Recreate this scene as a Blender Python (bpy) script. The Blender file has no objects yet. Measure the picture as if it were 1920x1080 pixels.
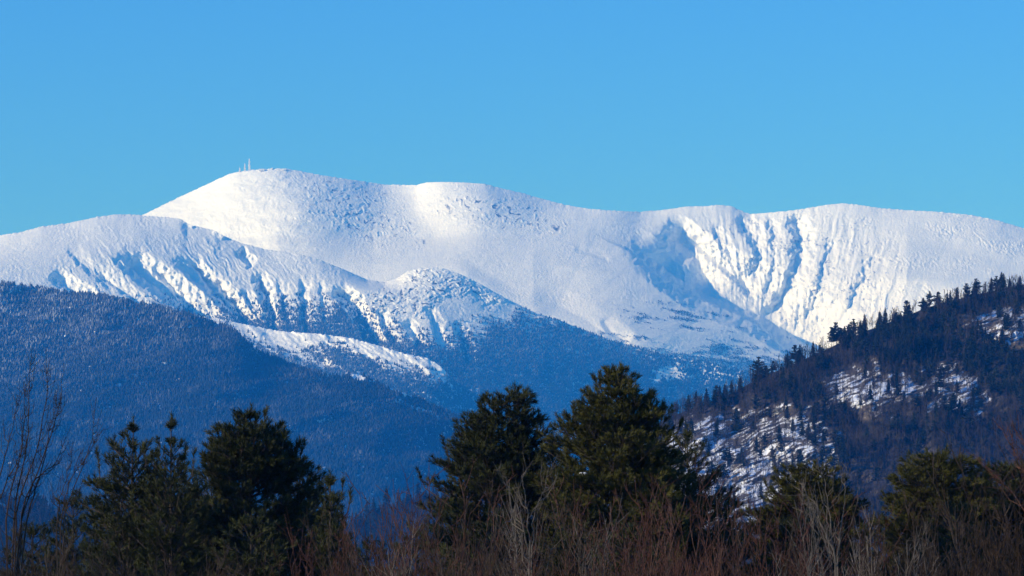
import bpy, math, random
import numpy as np
from mathutils import Vector
random.seed(7)
R = np.random.default_rng(11)
S = bpy.context.scene
COL = S.collection

# ------------------------------------------------------------------ camera, sky, sun, exposure
F = 6423.0                       # focal length in photo pixels (1920 wide)
EYE = 1.7
PITCH = math.atan(580 / F)       # eye level lies below the frame
cam_d = bpy.data.cameras.new('camera')
cam = bpy.data.objects.new('camera', cam_d); COL.objects.link(cam)
cam.location = (0, 0, EYE); cam.rotation_euler = (math.pi / 2 + PITCH, 0, 0)
cam_d.sensor_width = 36; cam_d.lens = F / 1920 * 36
cam_d.clip_start = 0.5; cam_d.clip_end = 60000
cam_d.dof.use_dof = True; cam_d.dof.focus_distance = 2500; cam_d.dof.aperture_fstop = 11
S.camera = cam

SUN_EL, SUN_AZ = math.radians(18), math.radians(68)      # azimuth: from behind the camera towards the left
L = Vector((-math.sin(SUN_AZ) * math.cos(SUN_EL), -math.cos(SUN_AZ) * math.cos(SUN_EL), math.sin(SUN_EL)))
sd = bpy.data.lights.new('sun', 'SUN'); sd.energy = 4.8; sd.angle = math.radians(0.5); sd.color = (1.0, 0.97, 1.0)
sun = bpy.data.objects.new('sun', sd); COL.objects.link(sun)
sun.rotation_euler = L.to_track_quat('Z', 'Y').to_euler(); sun.location = (-50, -50, 80)

world = bpy.data.worlds.new('World'); S.world = world; world.use_nodes = True
nt = world.node_tree; nt.nodes.clear()
sky = nt.nodes.new('ShaderNodeTexSky'); sky.sky_type = 'NISHITA'; sky.sun_disc = False
sky.sun_elevation = SUN_EL; sky.sun_rotation = math.atan2(L.x, L.y)
sky.altitude = 300; sky.air_density = 1.0; sky.dust_density = 0.1; sky.ozone_density = 3.0
hs = nt.nodes.new('ShaderNodeHueSaturation'); hs.inputs['Saturation'].default_value = 1.25
bg = nt.nodes.new('ShaderNodeBackground'); bg.inputs[1].default_value = 0.128
wo = nt.nodes.new('ShaderNodeOutputWorld')
tint = nt.nodes.new('ShaderNodeMix'); tint.data_type = 'RGBA'; tint.blend_type = 'MULTIPLY'; tint.inputs[0].default_value = 1; tint.inputs[7].default_value = (0.53, 0.97, 1.68, 1)
nt.links.new(sky.outputs[0], hs.inputs['Color']); nt.links.new(hs.outputs[0], tint.inputs[6]); nt.links.new(tint.outputs[2], bg.inputs[0]); nt.links.new(bg.outputs[0], wo.inputs[0])
S.view_settings.view_transform = 'Standard'; S.view_settings.look = 'None'
S.view_settings.exposure = 0.13; S.view_settings.gamma = 1
S.cycles.max_bounces = 4; S.cycles.diffuse_bounces = 2; S.cycles.volume_bounces = 0
S.cycles.use_denoising = True
HAZE_DENSITY = 1.2 / 14000
HAZE_COLOR = (0.015, 0.27, 1.0, 1)

# ------------------------------------------------------------------ helpers
CP, SP = math.cos(PITCH), math.sin(PITCH)
def at(px, py, Y):
    """world point seen at photo pixel (px,py) on the plane y=Y (arrays welcome)"""
    px = np.asarray(px, float); py = np.asarray(py, float); Y = np.asarray(Y, float)
    u = 540 - py
    dy = F * CP - u * SP; dz = F * SP + u * CP
    k = Y / dy
    return np.stack(np.broadcast_arrays((px - 960) * k, Y, EYE + dz * k), -1)

def tag(o, label=None, cat=None, group=None, kind=None):
    if label: o['label'] = label
    if cat: o['category'] = cat
    if group: o['group'] = group
    if kind: o['kind'] = kind
    return o

def mesh(name, V, Fc, mats, attrs=None, smooth=False, midx=None):
    """V (n,3), Fc (m,k) all faces with k corners"""
    me = bpy.data.meshes.new(name)
    V = np.ascontiguousarray(V, np.float32); Fc = np.ascontiguousarray(Fc, np.int32)
    m, k = Fc.shape
    me.vertices.add(len(V)); me.vertices.foreach_set('co', V.ravel())
    me.loops.add(m * k); me.loops.foreach_set('vertex_index', Fc.ravel())
    me.polygons.add(m)
    me.polygons.foreach_set('loop_start', np.arange(0, m * k, k, dtype=np.int32))
    me.polygons.foreach_set('loop_total', np.full(m, k, np.int32))
    if midx is not None: me.polygons.foreach_set('material_index', np.ascontiguousarray(midx, np.int32))
    me.polygons.foreach_set('use_smooth', np.full(m, bool(smooth)))
    for a, v in (attrs or {}).items():
        at_ = me.attributes.new(a, 'FLOAT', 'POINT'); at_.data.foreach_set('value', np.ascontiguousarray(v, np.float32).ravel())
    me.update(calc_edges=True)
    for mt in (mats if isinstance(mats, (list, tuple)) else [mats]): me.materials.append(mt)
    return me

def obj(name, me, parent=None, loc=None):
    o = bpy.data.objects.new(name, me); COL.objects.link(o)
    if parent: o.parent = parent
    if loc is not None: o.location = loc
    return o

def _hash(ix, iy, seed):
    h = (ix.astype(np.int64) * 374761393 + iy.astype(np.int64) * 668265263 + seed * 974634777) & 0xffffffff
    h = ((h ^ (h >> 13)) * 1274126177) & 0xffffffff
    return (h ^ (h >> 16)) & 0xffffffff
def noise(x, y, seed=0):
    ix = np.floor(x); iy = np.floor(y); fx = x - ix; fy = y - iy
    ix = ix.astype(np.int64); iy = iy.astype(np.int64)
    def g(a, b, dx, dy):
        t = _hash(ix + a, iy + b, seed) / 4294967296.0 * 6.2831853
        return np.cos(t) * dx + np.sin(t) * dy
    u = fx * fx * fx * (fx * (fx * 6 - 15) + 10); v = fy * fy * fy * (fy * (fy * 6 - 15) + 10)
    a = g(0, 0, fx, fy) * (1 - u) + g(1, 0, fx - 1, fy) * u
    b = g(0, 1, fx, fy - 1) * (1 - u) + g(1, 1, fx - 1, fy - 1) * u
    return (a * (1 - v) + b * v) * 1.5
def fbm(x, y, seed=0, oct=4, gain=0.5):
    s = 0; a = 1
    for i in range(oct):
        s = s + a * noise(x, y, seed + i * 17); x = x * 2.03 + 3.1; y = y * 2.03 + 1.7; a *= gain
    return s
def ridged(x, y, seed=0, oct=4):
    s = 0; a = 1
    for i in range(oct):
        s = s + a * (1 - 2 * np.abs(noise(x, y, seed + i * 13))); x = x * 2.1 + 5; y = y * 2.1 + 2; a *= 0.5
    return s
def sstep(a, b, x):
    t = np.clip((x - a) / (b - a), 0, 1); return t * t * (3 - 2 * t)
def blur(A, n, axis):
    k = np.hanning(2 * n + 3)[1:-1]; k /= k.sum()
    pad = [(0, 0), (0, 0)]; pad[axis] = (n, n)
    B = np.pad(A, pad, mode='reflect', reflect_type='odd')
    out = np.zeros_like(A)
    for i, w in enumerate(k):
        sl = [slice(None)] * 2; sl[axis] = slice(i, i + A.shape[axis]); out += w * B[tuple(sl)]
    return out

def feature(PX, PY, pts, wl, wr, amp, kind='v', taper=(0.15, 0.15), wob=0):
    """push (metres away from the viewer) along a line; pts run downhill; wl / wr = reach to its left / right in the photo"""
    out = np.zeros_like(PX); W = max(wl, wr) + 4
    pts = np.array(pts, float)
    bb = (PX > pts[:, 0].min() - W) & (PX < pts[:, 0].max() + W) & (PY > pts[:, 1].min() - W) & (PY < pts[:, 1].max() + W)
    if not bb.any(): return out
    x = PX[bb]; y = PY[bb]
    if wob: x = x + wob * fbm(x / 14, y / 14, 91, 2)
    seg = pts[1:] - pts[:-1]; ln = np.hypot(seg[:, 0], seg[:, 1]); cum = np.r_[0, np.cumsum(ln)]; tot = cum[-1]
    best = np.full(x.shape, 1e9); T = np.zeros(x.shape); sg = np.zeros(x.shape)
    for i in range(len(seg)):
        t = np.clip(((x - pts[i, 0]) * seg[i, 0] + (y - pts[i, 1]) * seg[i, 1]) / ln[i] ** 2, 0, 1)
        dx = x - (pts[i, 0] + t * seg[i, 0]); dy = y - (pts[i, 1] + t * seg[i, 1])
        d = np.hypot(dx, dy); m = d < best
        best = np.where(m, d, best); T = np.where(m, (cum[i] + t * ln[i]) / tot, T)
        sg = np.where(m, seg[i, 0] * dy - seg[i, 1] * dx, sg)      # >0 : to the left when going down the picture
    w = np.where(sg > 0, wl, wr)
    q = np.clip(1 - best / w, 0, 1)
    prof = q if kind == 'v' else q * q * (3 - 2 * q)
    tp = 1.0
    if taper[0]: tp = tp * sstep(0, taper[0], T)
    if taper[1]: tp = tp * sstep(0, taper[1], 1 - T)
    out[bb] = amp * prof * tp
    return out

class Layer:
    """a mountain side: rows of (photo x, photo y, distance) from the crest down, lofted, then carved"""
    def __init__(s, rows, x0, x1, dx, nrow, sm=10, rough=0.0, rscale=6, seed=1, vpow=1.0):
        s.px = np.arange(x0, x1 + dx, dx)
        P = [np.interp(s.px, [r[0] for r in row], [r[1] for r in row]) for row in rows]
        D = [np.interp(s.px, [r[0] for r in row], [r[2] for r in row]) for row in rows]
        P = np.array(P); D = np.array(D)
        P = blur(P, 3, 1); D = blur(D, int(70 / dx), 1)
        v = np.linspace(0, 1, nrow)[:, None] ** vpow
        s.PX = np.broadcast_to(s.px, (nrow, len(s.px))).copy()
        s.PY = P[0] + (P[-1] - P[0]) * v
        s.D = np.empty_like(s.PY)
        for j in range(len(s.px)): s.D[:, j] = np.interp(s.PY[:, j], P[:, j], D[:, j])
        s.D = blur(s.D, sm, 0)
        s.PY = s.PY + rough * fbm(s.px / rscale, s.px * 0 + seed, seed, 3) * np.exp(-(s.PY - P[0]) / 2.5)
        s.crest = P[0]
    def build(s, name, mat, attrs=None, back=(500, 260), skirt=0):
        s.P = at(s.PX, s.PY, s.D); s.P[..., 2] = np.maximum(s.P[..., 2], -1.5)
        nr, nc = s.PX.shape
        P = s.P
        b = []
        for k in (1.0, 0.5):
            q = P[0].copy(); q[:, 1] += back[0] * k; q[:, 2] -= back[1] * k * (0.6 + 0.4 * k)
            b.append(q)
        G = np.concatenate([np.array(b), P], 0); nr2 = nr + 2
        idx = np.arange(nr2 * nc).reshape(nr2, nc)
        Q = np.stack([idx[:-1, :-1], idx[1:, :-1], idx[1:, 1:], idx[:-1, 1:]], -1).reshape(-1, 4)
        at2 = {k: np.concatenate([v[:1], v[:1], v], 0) for k, v in (attrs or {}).items()}
        o = obj(name, mesh(name, G.reshape(-1, 3), Q, mat, at2, True)); tag(o, kind='structure')
        # horizontal area per cell for scattering
        a = np.abs(P[1:, 1:, 0] - P[1:, :-1, 0]) * np.hypot(P[1:, 1:, 1] - P[:-1, 1:, 1], P[1:, 1:, 2] - P[:-1, 1:, 2])
        s.area = a
        return o
    def scatter(s, dens, rng):
        """dens: trees per m2 of slope on the (nr-1,nc-1) cells -> points, photo px, photo py"""
        lam = s.area * dens
        n = rng.poisson(lam)
        r, c = np.nonzero(n); k = n[r, c]; r = np.repeat(r, k); c = np.repeat(c, k)
        fu = rng.random(len(r))[:, None]; fv = rng.random(len(r))[:, None]
        A = s.P[r, c] * (1 - fu) + s.P[r, c + 1] * fu; B = s.P[r + 1, c] * (1 - fu) + s.P[r + 1, c + 1] * fu
        return A * (1 - fv) + B * fv, s.PX[r, c] + fu[:, 0] * (s.px[1] - s.px[0]), s.PY[r, c]
    def sample(s, px, py):
        c = np.interp(px, s.px, np.arange(len(s.px))); ci = int(min(max(round(float(c)), 0), len(s.px) - 1))
        col = s.PY[:, ci]; r = int(np.argmin(np.abs(col - py)))
        return s.P[r, ci]
def inpoly(PX, PY, poly, soft=10, nz=0, sc=25, seed=5):
    """soft mask of a photo-space outline drawn on the slope"""
    x = PX + (nz * fbm(PX / sc, PY / sc, seed, 4) if nz else 0); y = PY + (nz * fbm(PX / sc, PY / sc, seed + 50, 4) if nz else 0)
    poly = np.array(poly, float); n = len(poly); ins = np.zeros(x.shape, bool); d = np.full(x.shape, 1e9)
    for i in range(n):
        x1, y1 = poly[i]; x2, y2 = poly[(i + 1) % n]
        c = ((y1 > y) != (y2 > y)) & (x < (x2 - x1) * (y - y1) / (y2 - y1 + 1e-9) + x1); ins ^= c
        t = np.clip(((x - x1) * (x2 - x1) + (y - y1) * (y2 - y1)) / ((x2 - x1) ** 2 + (y2 - y1) ** 2 + 1e-9), 0, 1)
        d = np.minimum(d, np.hypot(x - x1 - t * (x2 - x1), y - y1 - t * (y2 - y1)))
    return sstep(-soft, soft, np.where(ins, d, -d))

# ------------------------------------------------------------------ materials
def mat(name, rough=0.8, spec=0.2):
    m = bpy.data.materials.new(name); m.use_nodes = True; n = m.node_tree
    b = n.nodes['Principled BSDF']; b.inputs['Roughness'].default_value = rough
    b.inputs['Specular IOR Level'].default_value = spec
    return m, n, b
def N(n, t, **kw):
    q = n.nodes.new(t)
    for k, v in kw.items():
        if k in q.inputs: q.inputs[k].default_value = v
        else: setattr(q, k, v)
    return q
def ramp(n, src, stops):
    r = n.nodes.new('ShaderNodeValToRGB'); e = r.color_ramp.elements
    e[0].position, e[0].color = stops[0]; e[1].position, e[1].color = stops[-1]
    for p, c in stops[1:-1]: q = e.new(p); q.color = c
    n.links.new(src, r.inputs[0]); return r
def snow_mat(name, nscale, bump, rockcol, rock_lo, rock_hi, scrub=None, bdist=4.0):
    """snow with wind ribbing; bare rock or scrub where the 'rock' attribute and a noise agree"""
    m, n, b = mat(name, 0.75, 0.25)
    geo = N(n, 'ShaderNodeNewGeometry')
    n1 = N(n, 'ShaderNodeTexNoise', Scale=nscale, Detail=6.0, Roughness=0.65); n.links.new(geo.outputs['Position'], n1.inputs['Vector'])
    n2 = N(n, 'ShaderNodeTexNoise', Scale=nscale * 3.1, Detail=5.0, Roughness=0.7); n.links.new(geo.outputs['Position'], n2.inputs['Vector'])
    atr = N(n, 'ShaderNodeAttribute', attribute_name='rock')
    mx = N(n, 'ShaderNodeMath', operation='MULTIPLY_ADD'); n.links.new(atr.outputs['Fac'], mx.inputs[0]); mx.inputs[1].default_value = 0.55
    n.links.new(n2.outputs['Fac'], mx.inputs[2])
    rr = ramp(n, mx.outputs[0], [(rock_lo, (0, 0, 0, 1)), (rock_hi, (1, 1, 1, 1))])
    sn = ramp(n, n1.outputs['Fac'], [(0.3, (0.76, 0.81, 0.88, 1)), (0.65, (0.86, 0.89, 0.94, 1))])
    rk = ramp(n, n1.outputs['Fac'], [(0.35, tuple(c * 0.6 for c in rockcol) + (1,)), (0.7, tuple(rockcol) + (1,))])
    la = N(n, 'ShaderNodeAttribute', attribute_name='litter'); lm = N(n, 'ShaderNodeMix', data_type='RGBA'); n.links.new(la.outputs['Fac'], lm.inputs[0])
    n.links.new(rk.outputs[0], lm.inputs[6]); lm.inputs[7].default_value = (0.022, 0.019, 0.013, 1)
    mix = N(n, 'ShaderNodeMix', data_type='RGBA'); n.links.new(rr.outputs[0], mix.inputs[0])
    n.links.new(sn.outputs[0], mix.inputs[6]); n.links.new(lm.outputs[2], mix.inputs[7])
    n.links.new(mix.outputs[2], b.inputs['Base Color'])
    bp = N(n, 'ShaderNodeBump', Strength=bump, Distance=bdist); n.links.new(n2.outputs['Fac'], bp.inputs['Height']); n.links.new(bp.outputs[0], b.inputs['Normal'])
    return m
M_SNOW = snow_mat('mountain_snow', 0.035, 0.45, (0.10, 0.10, 0.11), 0.80, 1.0, bdist=9.0)
M_LEDGE = snow_mat('snowy_ledge', 0.32, 0.8, (0.14, 0.115, 0.09), 0.60, 0.70, bdist=1.2)
def flat_mat(name, c1, c2, scale, rough=0.85, attr=None, c3=None):
    m, n, b = mat(name, rough, 0.15)
    geo = N(n, 'ShaderNodeNewGeometry')
    n1 = N(n, 'ShaderNodeTexNoise', Scale=scale, Detail=4.0); n.links.new(geo.outputs['Position'], n1.inputs['Vector'])
    r = ramp(n, n1.outputs['Fac'], [(0.35, c1 + (1,)), (0.65, c2 + (1,))])
    out = r.outputs[0]
    if attr:
        a = N(n, 'ShaderNodeAttribute', attribute_name=attr)
        mix = N(n, 'ShaderNodeMix', data_type='RGBA'); n.links.new(a.outputs['Fac'], mix.inputs[0]); n.links.new(out, mix.inputs[6])
        mix.inputs[7].default_value = c3 + (1,); out = mix.outputs[2]
    n.links.new(out, b.inputs['Base Color'])
    return m
M_FARTREE = flat_mat('far_forest', (0.006, 0.014, 0.015), (0.013, 0.024, 0.024), 0.01, attr='frost', c3=(0.60, 0.64, 0.70))
M_HILLCON = flat_mat('hill_conifer', (0.007, 0.012, 0.007), (0.017, 0.024, 0.011), 0.05)
M_HILLBARE = flat_mat('hill_bare_wood', (0.022, 0.018, 0.012), (0.062, 0.048, 0.031), 0.05)
M_RIME = flat_mat('rime_ice', (0.86, 0.88, 0.9), (0.92, 0.92, 0.93), 0.3)
M_NEEDLE = flat_mat('pine_needles', (0.020, 0.025, 0.006), (0.054, 0.056, 0.014), 3.0, 0.6)
M_NEEDLE2 = flat_mat('yellowish_pine_needles', (0.034, 0.037, 0.006), (0.088, 0.078, 0.014), 3.0, 0.6)
M_BARK = flat_mat('pine_bark', (0.035, 0.026, 0.02), (0.08, 0.06, 0.045), 8.0)
M_TWIGRED = flat_mat('red_brown_bark', (0.042, 0.019, 0.011), (0.10, 0.040, 0.024), 5.0, 0.6)
M_TWIGBRN = flat_mat('brown_bark', (0.022, 0.014, 0.008), (0.056, 0.034, 0.020), 5.0, 0.6)
M_TWIGGREY = flat_mat('pale_grey_bark', (0.075, 0.06, 0.045), (0.15, 0.12, 0.088), 5.0, 0.6)
M_SNOWC = flat_mat('snow_clump', (0.82, 0.84, 0.88), (0.9, 0.9, 0.92), 5.0)
M_GROUND = flat_mat('winter_grass_ground', (0.05, 0.04, 0.03), (0.12, 0.095, 0.07), 0.4)

# ------------------------------------------------------------------ far massif
crestA = [(-200, 520, 15200), (150, 450, 15100), (270, 402, 15000), (310, 382, 15000), (350, 363, 14980), (385, 347, 14950), (425, 328, 14900), (445, 322, 14900), (470, 319, 14900), (490, 317, 14900), (510, 316, 14900), (535, 316, 14900),
 (560, 320, 14900), (600, 328, 14900), (640, 334, 14900), (680, 340, 14900), (720, 346, 14900), (780, 347, 14850), (800, 342, 14800), (830, 341, 14800), (870, 342, 14800), (910, 345, 14800), (940, 353, 14800), (980, 362, 14800),
 (1010, 371, 14800), (1060, 384, 14780), (1100, 391, 14750), (1150, 395, 14700), (1200, 397, 14820), (1240, 394, 14820), (1290, 387, 14820), (1330, 386, 14820), (1345, 384, 14820), (1370, 386, 14820), (1385, 393, 14820), (1405, 401, 14820),
 (1440, 399, 14753), (1490, 394, 14735), (1520, 389, 14725), (1550, 384, 14714), (1580, 381, 14704), (1610, 384, 14693), (1650, 390, 14679), (1700, 394, 14662), (1760, 397, 14641), (1820, 403, 14620), (1870, 413, 14602), (1920, 428, 14585), (2000, 445, 14557), (2200, 490, 13800)]
rowsA = [crestA,
 [(-200, 600, 14700), (270, 480, 14600), (520, 440, 14450), (700, 450, 14480), (900, 440, 14420), (1100, 440, 14470), (1200, 448, 14550), (1300, 450, 14600), (1500, 450, 14560), (1700, 450, 14450), (2200, 560, 14000)],
 [(-200, 640, 14400), (270, 520, 14400), (520, 490, 14190), (700, 495, 14110), (850, 492, 14040), (1000, 490, 14080), (1100, 505, 14000), (1200, 522, 14030), (1300, 530, 14200), (1400, 530, 14300), (1500, 530, 14280), (1700, 520, 14120), (2200, 620, 13600)],
 [(-200, 800, 13900), (500, 620, 13600), (850, 600, 13400), (880, 595, 13480), (1000, 592, 13500), (1150, 615, 13440), (1300, 630, 13640), (1440, 640, 13900), (1515, 645, 14000), (1600, 650, 13950), (1700, 640, 13830), (2200, 740, 13200)],
 [(-200, 1140, 12700), (600, 1140, 12200), (1300, 1140, 12000), (2200, 1140, 12000)]]
A = Layer(rowsA, 120, 2040, 1.4, 400, sm=7, rough=1.1, rscale=7, seed=3, vpow=1.35)
X, Y = A.PX, A.PY
d = np.zeros_like(X)
f = lambda *a, **k: feature(X, Y, *a, **k)
# broad shapes: summit dome, saddle, second dome, spur, headwall
d += f([(500, 300), (560, 360), (680, 520)], 190, 190, -120, 'g', (0, .6))
d += f([(740, 330), (800, 430), (840, 520)], 100, 70, 35, 'g', (0, .6))
d += f([(880, 330), (1010, 450)], 130, 130, -70, 'g', (0, .9))

# ravine and its walls
# the spur stands in front of the headwall: its crest is a step in depth and throws the ravine's shadow
def spur_step(X, Y):
    pts = np.array([(1120, 442), (1150, 455), (1182, 470), (1213, 497), (1246, 524), (1279, 546), (1318, 562), (1357, 577), (1395, 593), (1427, 611), (1450, 634), (1466, 651), (1492, 672), (1540, 700), (1640, 760)], float)
    gap = np.interp(np.arange(len(pts)), [0, 1, 3, 6, 9, 14], [0, 35, 110, 170, 230, 240])
    best = np.full(X.shape, 1e9); G = np.zeros(X.shape); sg = np.zeros(X.shape)
    xx = X + 2.2 * fbm(X / 16, Y / 16, 191, 3)
    for i in range(len(pts) - 1):
        a, b = pts[i], pts[i + 1]; e = b - a; l2 = (e ** 2).sum()
        t = np.clip(((xx - a[0]) * e[0] + (Y - a[1]) * e[1]) / l2, 0, 1); dx = xx - a[0] - t * e[0]; dy = Y - a[1] - t * e[1]; q = np.hypot(dx, dy); m = q < best
        best = np.where(m, q, best); G = np.where(m, gap[i] + (gap[i + 1] - gap[i]) * t, G); sg = np.where(m, e[0] * dy - e[1] * dx, sg)
    sdv = np.where(sg > 0, best, -best)
    st = (X - 1120) * .87 + (Y - 442) * .5
    G = np.interp(st, [0, 60, 180, 320, 420, 520], [0, 45, 120, 180, 235, 245])
    return -G * sstep(-1.5, 2.5, sdv) * np.clip(1 - np.maximum(sdv, 0) / 480, 0, 1)
d += spur_step(X, Y)
d += f([(1196, 462), (1250, 506), (1310, 545), (1370, 570), (1425, 592), (1475, 622), (1540, 665)], 40, 100, 225, 'v', (.2, 0), wob=5)
d += f([(1165, 452), (1225, 488), (1290, 533), (1350, 562)], 24, 40, 80, 'v', (.25, .2), wob=5)
d += f([(1238, 436), (1272, 450), (1306, 480), (1322, 520), (1330, 560)], 34, 44, 105, 'v', (.25, .25), wob=6)
d += f([(1292, 442), (1342, 488), (1396, 536), (1420, 565)], 9, 18, 42, 'v', wob=6)
d += f([(1376, 410), (1412, 445), (1424, 482), (1400, 530)], 12, 30, 46, 'v', wob=9)
d += f([(1482, 402), (1499, 444), (1494, 496), (1476, 540), (1450, 580), (1420, 600)], 14, 34, 62, 'v', (.08, .2), wob=7)
d += f([(1330, 420), (1352, 455), (1376, 500), (1400, 540)], 8, 20, 26, 'v', wob=8)
d += f([(1440, 400), (1448, 440), (1452, 500), (1430, 560)], 7, 22, 24, 'v', wob=8)
d += f([(1560, 440), (1545, 500), (1530, 560), (1500, 610)], 10, 40, 26, 'v', wob=10)
d += f([(1640, 470), (1610, 540), (1580, 600)], 10, 40, 22, 'v', wob=10)
# plateau edge and creases of the bowl
d += f([(826, 492), (870, 512), (906, 534), (947, 560), (1000, 590)], 46, 26, -24, 'g', (.3, .5))
d += f([(985, 556), (1049, 573), (1106, 605), (1150, 636), (1200, 655)], 22, 34, 26, 'v', (.35, .2))
d += f([(1075, 468), (1110, 476), (1145, 490)], 5, 14, 14, 'v')
d += f([(1128, 596), (1145, 622), (1180, 645)], 9, 26, 18, 'v')
# fine relief
wx = X + 8 * fbm(X / 40, Y / 40, 7, 3); wy = Y + 8 * fbm(X / 40, Y / 40, 8, 3)
cliff = inpoly(X, Y, [(1240, 425), (1330, 405), (1400, 408), (1500, 396), (1600, 400), (1700, 470), (1740, 560), (1660, 620), (1540, 660), (1440, 600), (1330, 540), (1270, 480)], 30, 14)
cone = inpoly(X, Y, [(560, 322), (680, 342), (790, 420), (810, 470), (700, 470), (640, 440), (560, 400)], 30, 20)
rm = sstep(-.3, .7, fbm(X / 55, Y / 32, 23, 4))
d += inpoly(X, Y, [(280, 402), (400, 345), (470, 320), (560, 320), (600, 420), (560, 500), (420, 460)], 20, 8) * (2.0 * fbm(wx / 8 + wy / 8, wy / 6, 25, 5) + 8 * fbm(X / 60, Y / 30, 26, 3))
d += (.5 + 1.2 * rm + 1.6 * cone) * fbm(wx / 6 - wy / 16, wy / 5, 21, 4)
fan = np.interp(X, [1240, 1330, 1430, 1520, 1700], [-.7, -.5, 0, .25, .5])
d += .50 * cliff * (0.8 * np.clip(ridged((wx + fan * wy) / 7, wy / 14, 36, 4), 0, 3) ** 1.5 * sstep(-.2, .6, fbm(X / 34, Y / 26, 37, 3)) + 13 * fbm((wx + fan * wy) / 26, wy / 80, 31, 5) + (1.5 + 5 * sstep(-.2, .5, fbm(X / 40, Y / 30, 38, 3))) * fbm((wx + fan * wy) / 4.5, wy / 7, 35, 4) * .8)
d += (1 - cliff) * 3.0 * fbm(X / 70 + Y / 90, Y / 30, 41, 3) * 2
d += (0.15 + .7 * rm + 1.0 * rm * sstep(1500, 1700, X)) * 2.4 * fbm((X + Y) / 7, (Y - X) / 5, 43, 3) * sstep(390, 430, Y)
bumpy = np.clip(fbm(wx / 6, wy / 5, 51, 4) - 0.25, 0, 1)
speck = np.clip(cone + inpoly(X, Y, [(840, 350), (960, 370), (1080, 420), (1060, 450), (900, 430), (800, 400)], 25, 15) + .25 * inpoly(X, Y, [(350, 400), (500, 340), (620, 470), (420, 450)], 30, 10), 0, 1)
d += -9 * bumpy * speck
A.D = A.D + d
band = inpoly(X, Y, [(1120, 600), (1250, 585), (1330, 590), (1420, 640), (1480, 675), (1460, 720), (1350, 720), (1200, 680)], 16, 12)
rockA = np.clip(.62 * cliff * sstep(0, .7, fbm(wx / 5, wy / 6, 61, 4) + .4 * fbm(X / 50, Y / 40, 66, 2)) + .75 * speck * sstep(.15, .6, fbm(wx / 9, wy / 9, 62, 4)) + .12
    + .25 * inpoly(X, Y, [(600, 478), (640, 486), (720, 482), (720, 492), (620, 494)], 6, 4), 0, 1)
A.build('snowy_mountain', M_SNOW, {'rock': rockA})

# ------------------------------------------------------------------ left shoulder ridge and its wooded lower slopes
crestB = [(-200, 470, 12900), (-60, 450, 12900), (0, 441, 12680), (40, 435, 12700), (75, 425, 12710), (130, 418, 12740), (180, 407, 12760), (215, 402, 12800), (250, 402, 12800), (270, 404, 12800), (320, 408, 12780), (340, 411, 12780), (352, 420, 12770), (385, 428, 12760), (402, 432, 12750), (414, 440, 12740),
 (450, 455, 12720), (500, 468, 12700), (560, 476, 12680), (600, 487, 12650), (640, 503, 12650), (690, 525, 12650), (722, 529, 12650), (744, 521, 12640), (764, 509, 12600), (786, 503, 12600), (812, 501, 12600), (832, 503, 12600), (856, 511, 12600), (885, 524, 12600), (920, 543, 12600), (950, 560, 12600), (1000, 585, 12600), (1050, 601, 12600),
 (1080, 613, 12600), (1150, 640, 12600), (1250, 666, 12600), (1330, 680, 12600), (1400, 698, 12600), (1500, 740, 12600), (1700, 800, 12600)]
rowsB = [crestB,
 [(-200, 520, 12150), (0, 495, 12280), (250, 470, 12470), (450, 500, 12560), (600, 530, 12480), (800, 560, 12400), (1000, 620, 12450), (1200, 690, 12500), (1700, 830, 12500)],
 [(-200, 620, 11700), (0, 600, 11860), (250, 600, 12060), (450, 620, 12160), (600, 640, 12100), (800, 680, 12000), (1000, 720, 12050), (1200, 760, 12200), (1700, 880, 12300)],
 [(-200, 900, 11300), (800, 900, 11100), (1700, 960, 11300)],
 [(-200, 1150, 10000), (1700, 1150, 10000)]]
B = Layer(rowsB, -60, 1640, 1.4, 400, sm=8, rough=1.3, rscale=6, seed=9, vpow=1.3)
X, Y = B.PX, B.PY
d = np.zeros_like(X)
G = [([(88, 512), (115, 533), (150, 555), (190, 590)], 9, 26, 34), ([(172, 497), (205, 530), (250, 562), (300, 600)], 5, 20, 14),
 ([(214, 472), (240, 498), (270, 523), (310, 550), (352, 580), (420, 625)], 14, 44, 62), ([(286, 500), (318, 536), (350, 575)], 5, 18, 15),
 ([(322, 482), (352, 512), (386, 540), (420, 575), (450, 602), (480, 640)], 8, 24, 36), ([(348, 478), (378, 518), (408, 556), (440, 588), (472, 614)], 7, 22, 32),
 ([(392, 515), (418, 545), (440, 572), (486, 616)], 7, 18, 30), ([(444, 468), (456, 482), (472, 503)], 8, 18, 28),
 ([(452, 540), (470, 575), (494, 612)], 6, 14, 20), ([(478, 508), (490, 535), (500, 570), (512, 614), (520, 660)], 12, 18, 46),
 ([(520, 520), (528, 560), (540, 610)], 5, 16, 9), ([(565, 515), (566, 560), (570, 615), (575, 660)], 6, 18, 20),
 ([(623, 534), (640, 555), (662, 574), (682, 606), (700, 640), (712, 670)], 15, 26, 50), ([(598, 520), (604, 570), (612, 620)], 5, 14, 8),
 ([(756, 598), (774, 628), (790, 660)], 7, 20, 20), ([(798, 572), (812, 610), (830, 662)], 6, 22, 18), ([(705, 580), (722, 615), (740, 650)], 7, 20, 20),
 ([(120, 460), (160, 500), (215, 550)], 6, 22, 9), ([(850, 600), (865, 640), (880, 690)], 7, 22, 16)]
for p, wl, wr, a in G: d += f(p, wl, wr, a * 2.0, 'v', (.22, .15), wob=7)
d += f([(345, 410), (356, 416), (366, 424)], 9, 7, -22, 'v'); d += f([(400, 430), (410, 436), (422, 446)], 9, 7, -20, 'v')
d += f([(905, 548), (950, 566), (1010, 592), (1060, 608)], 10, 8, -20, 'v')
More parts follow.
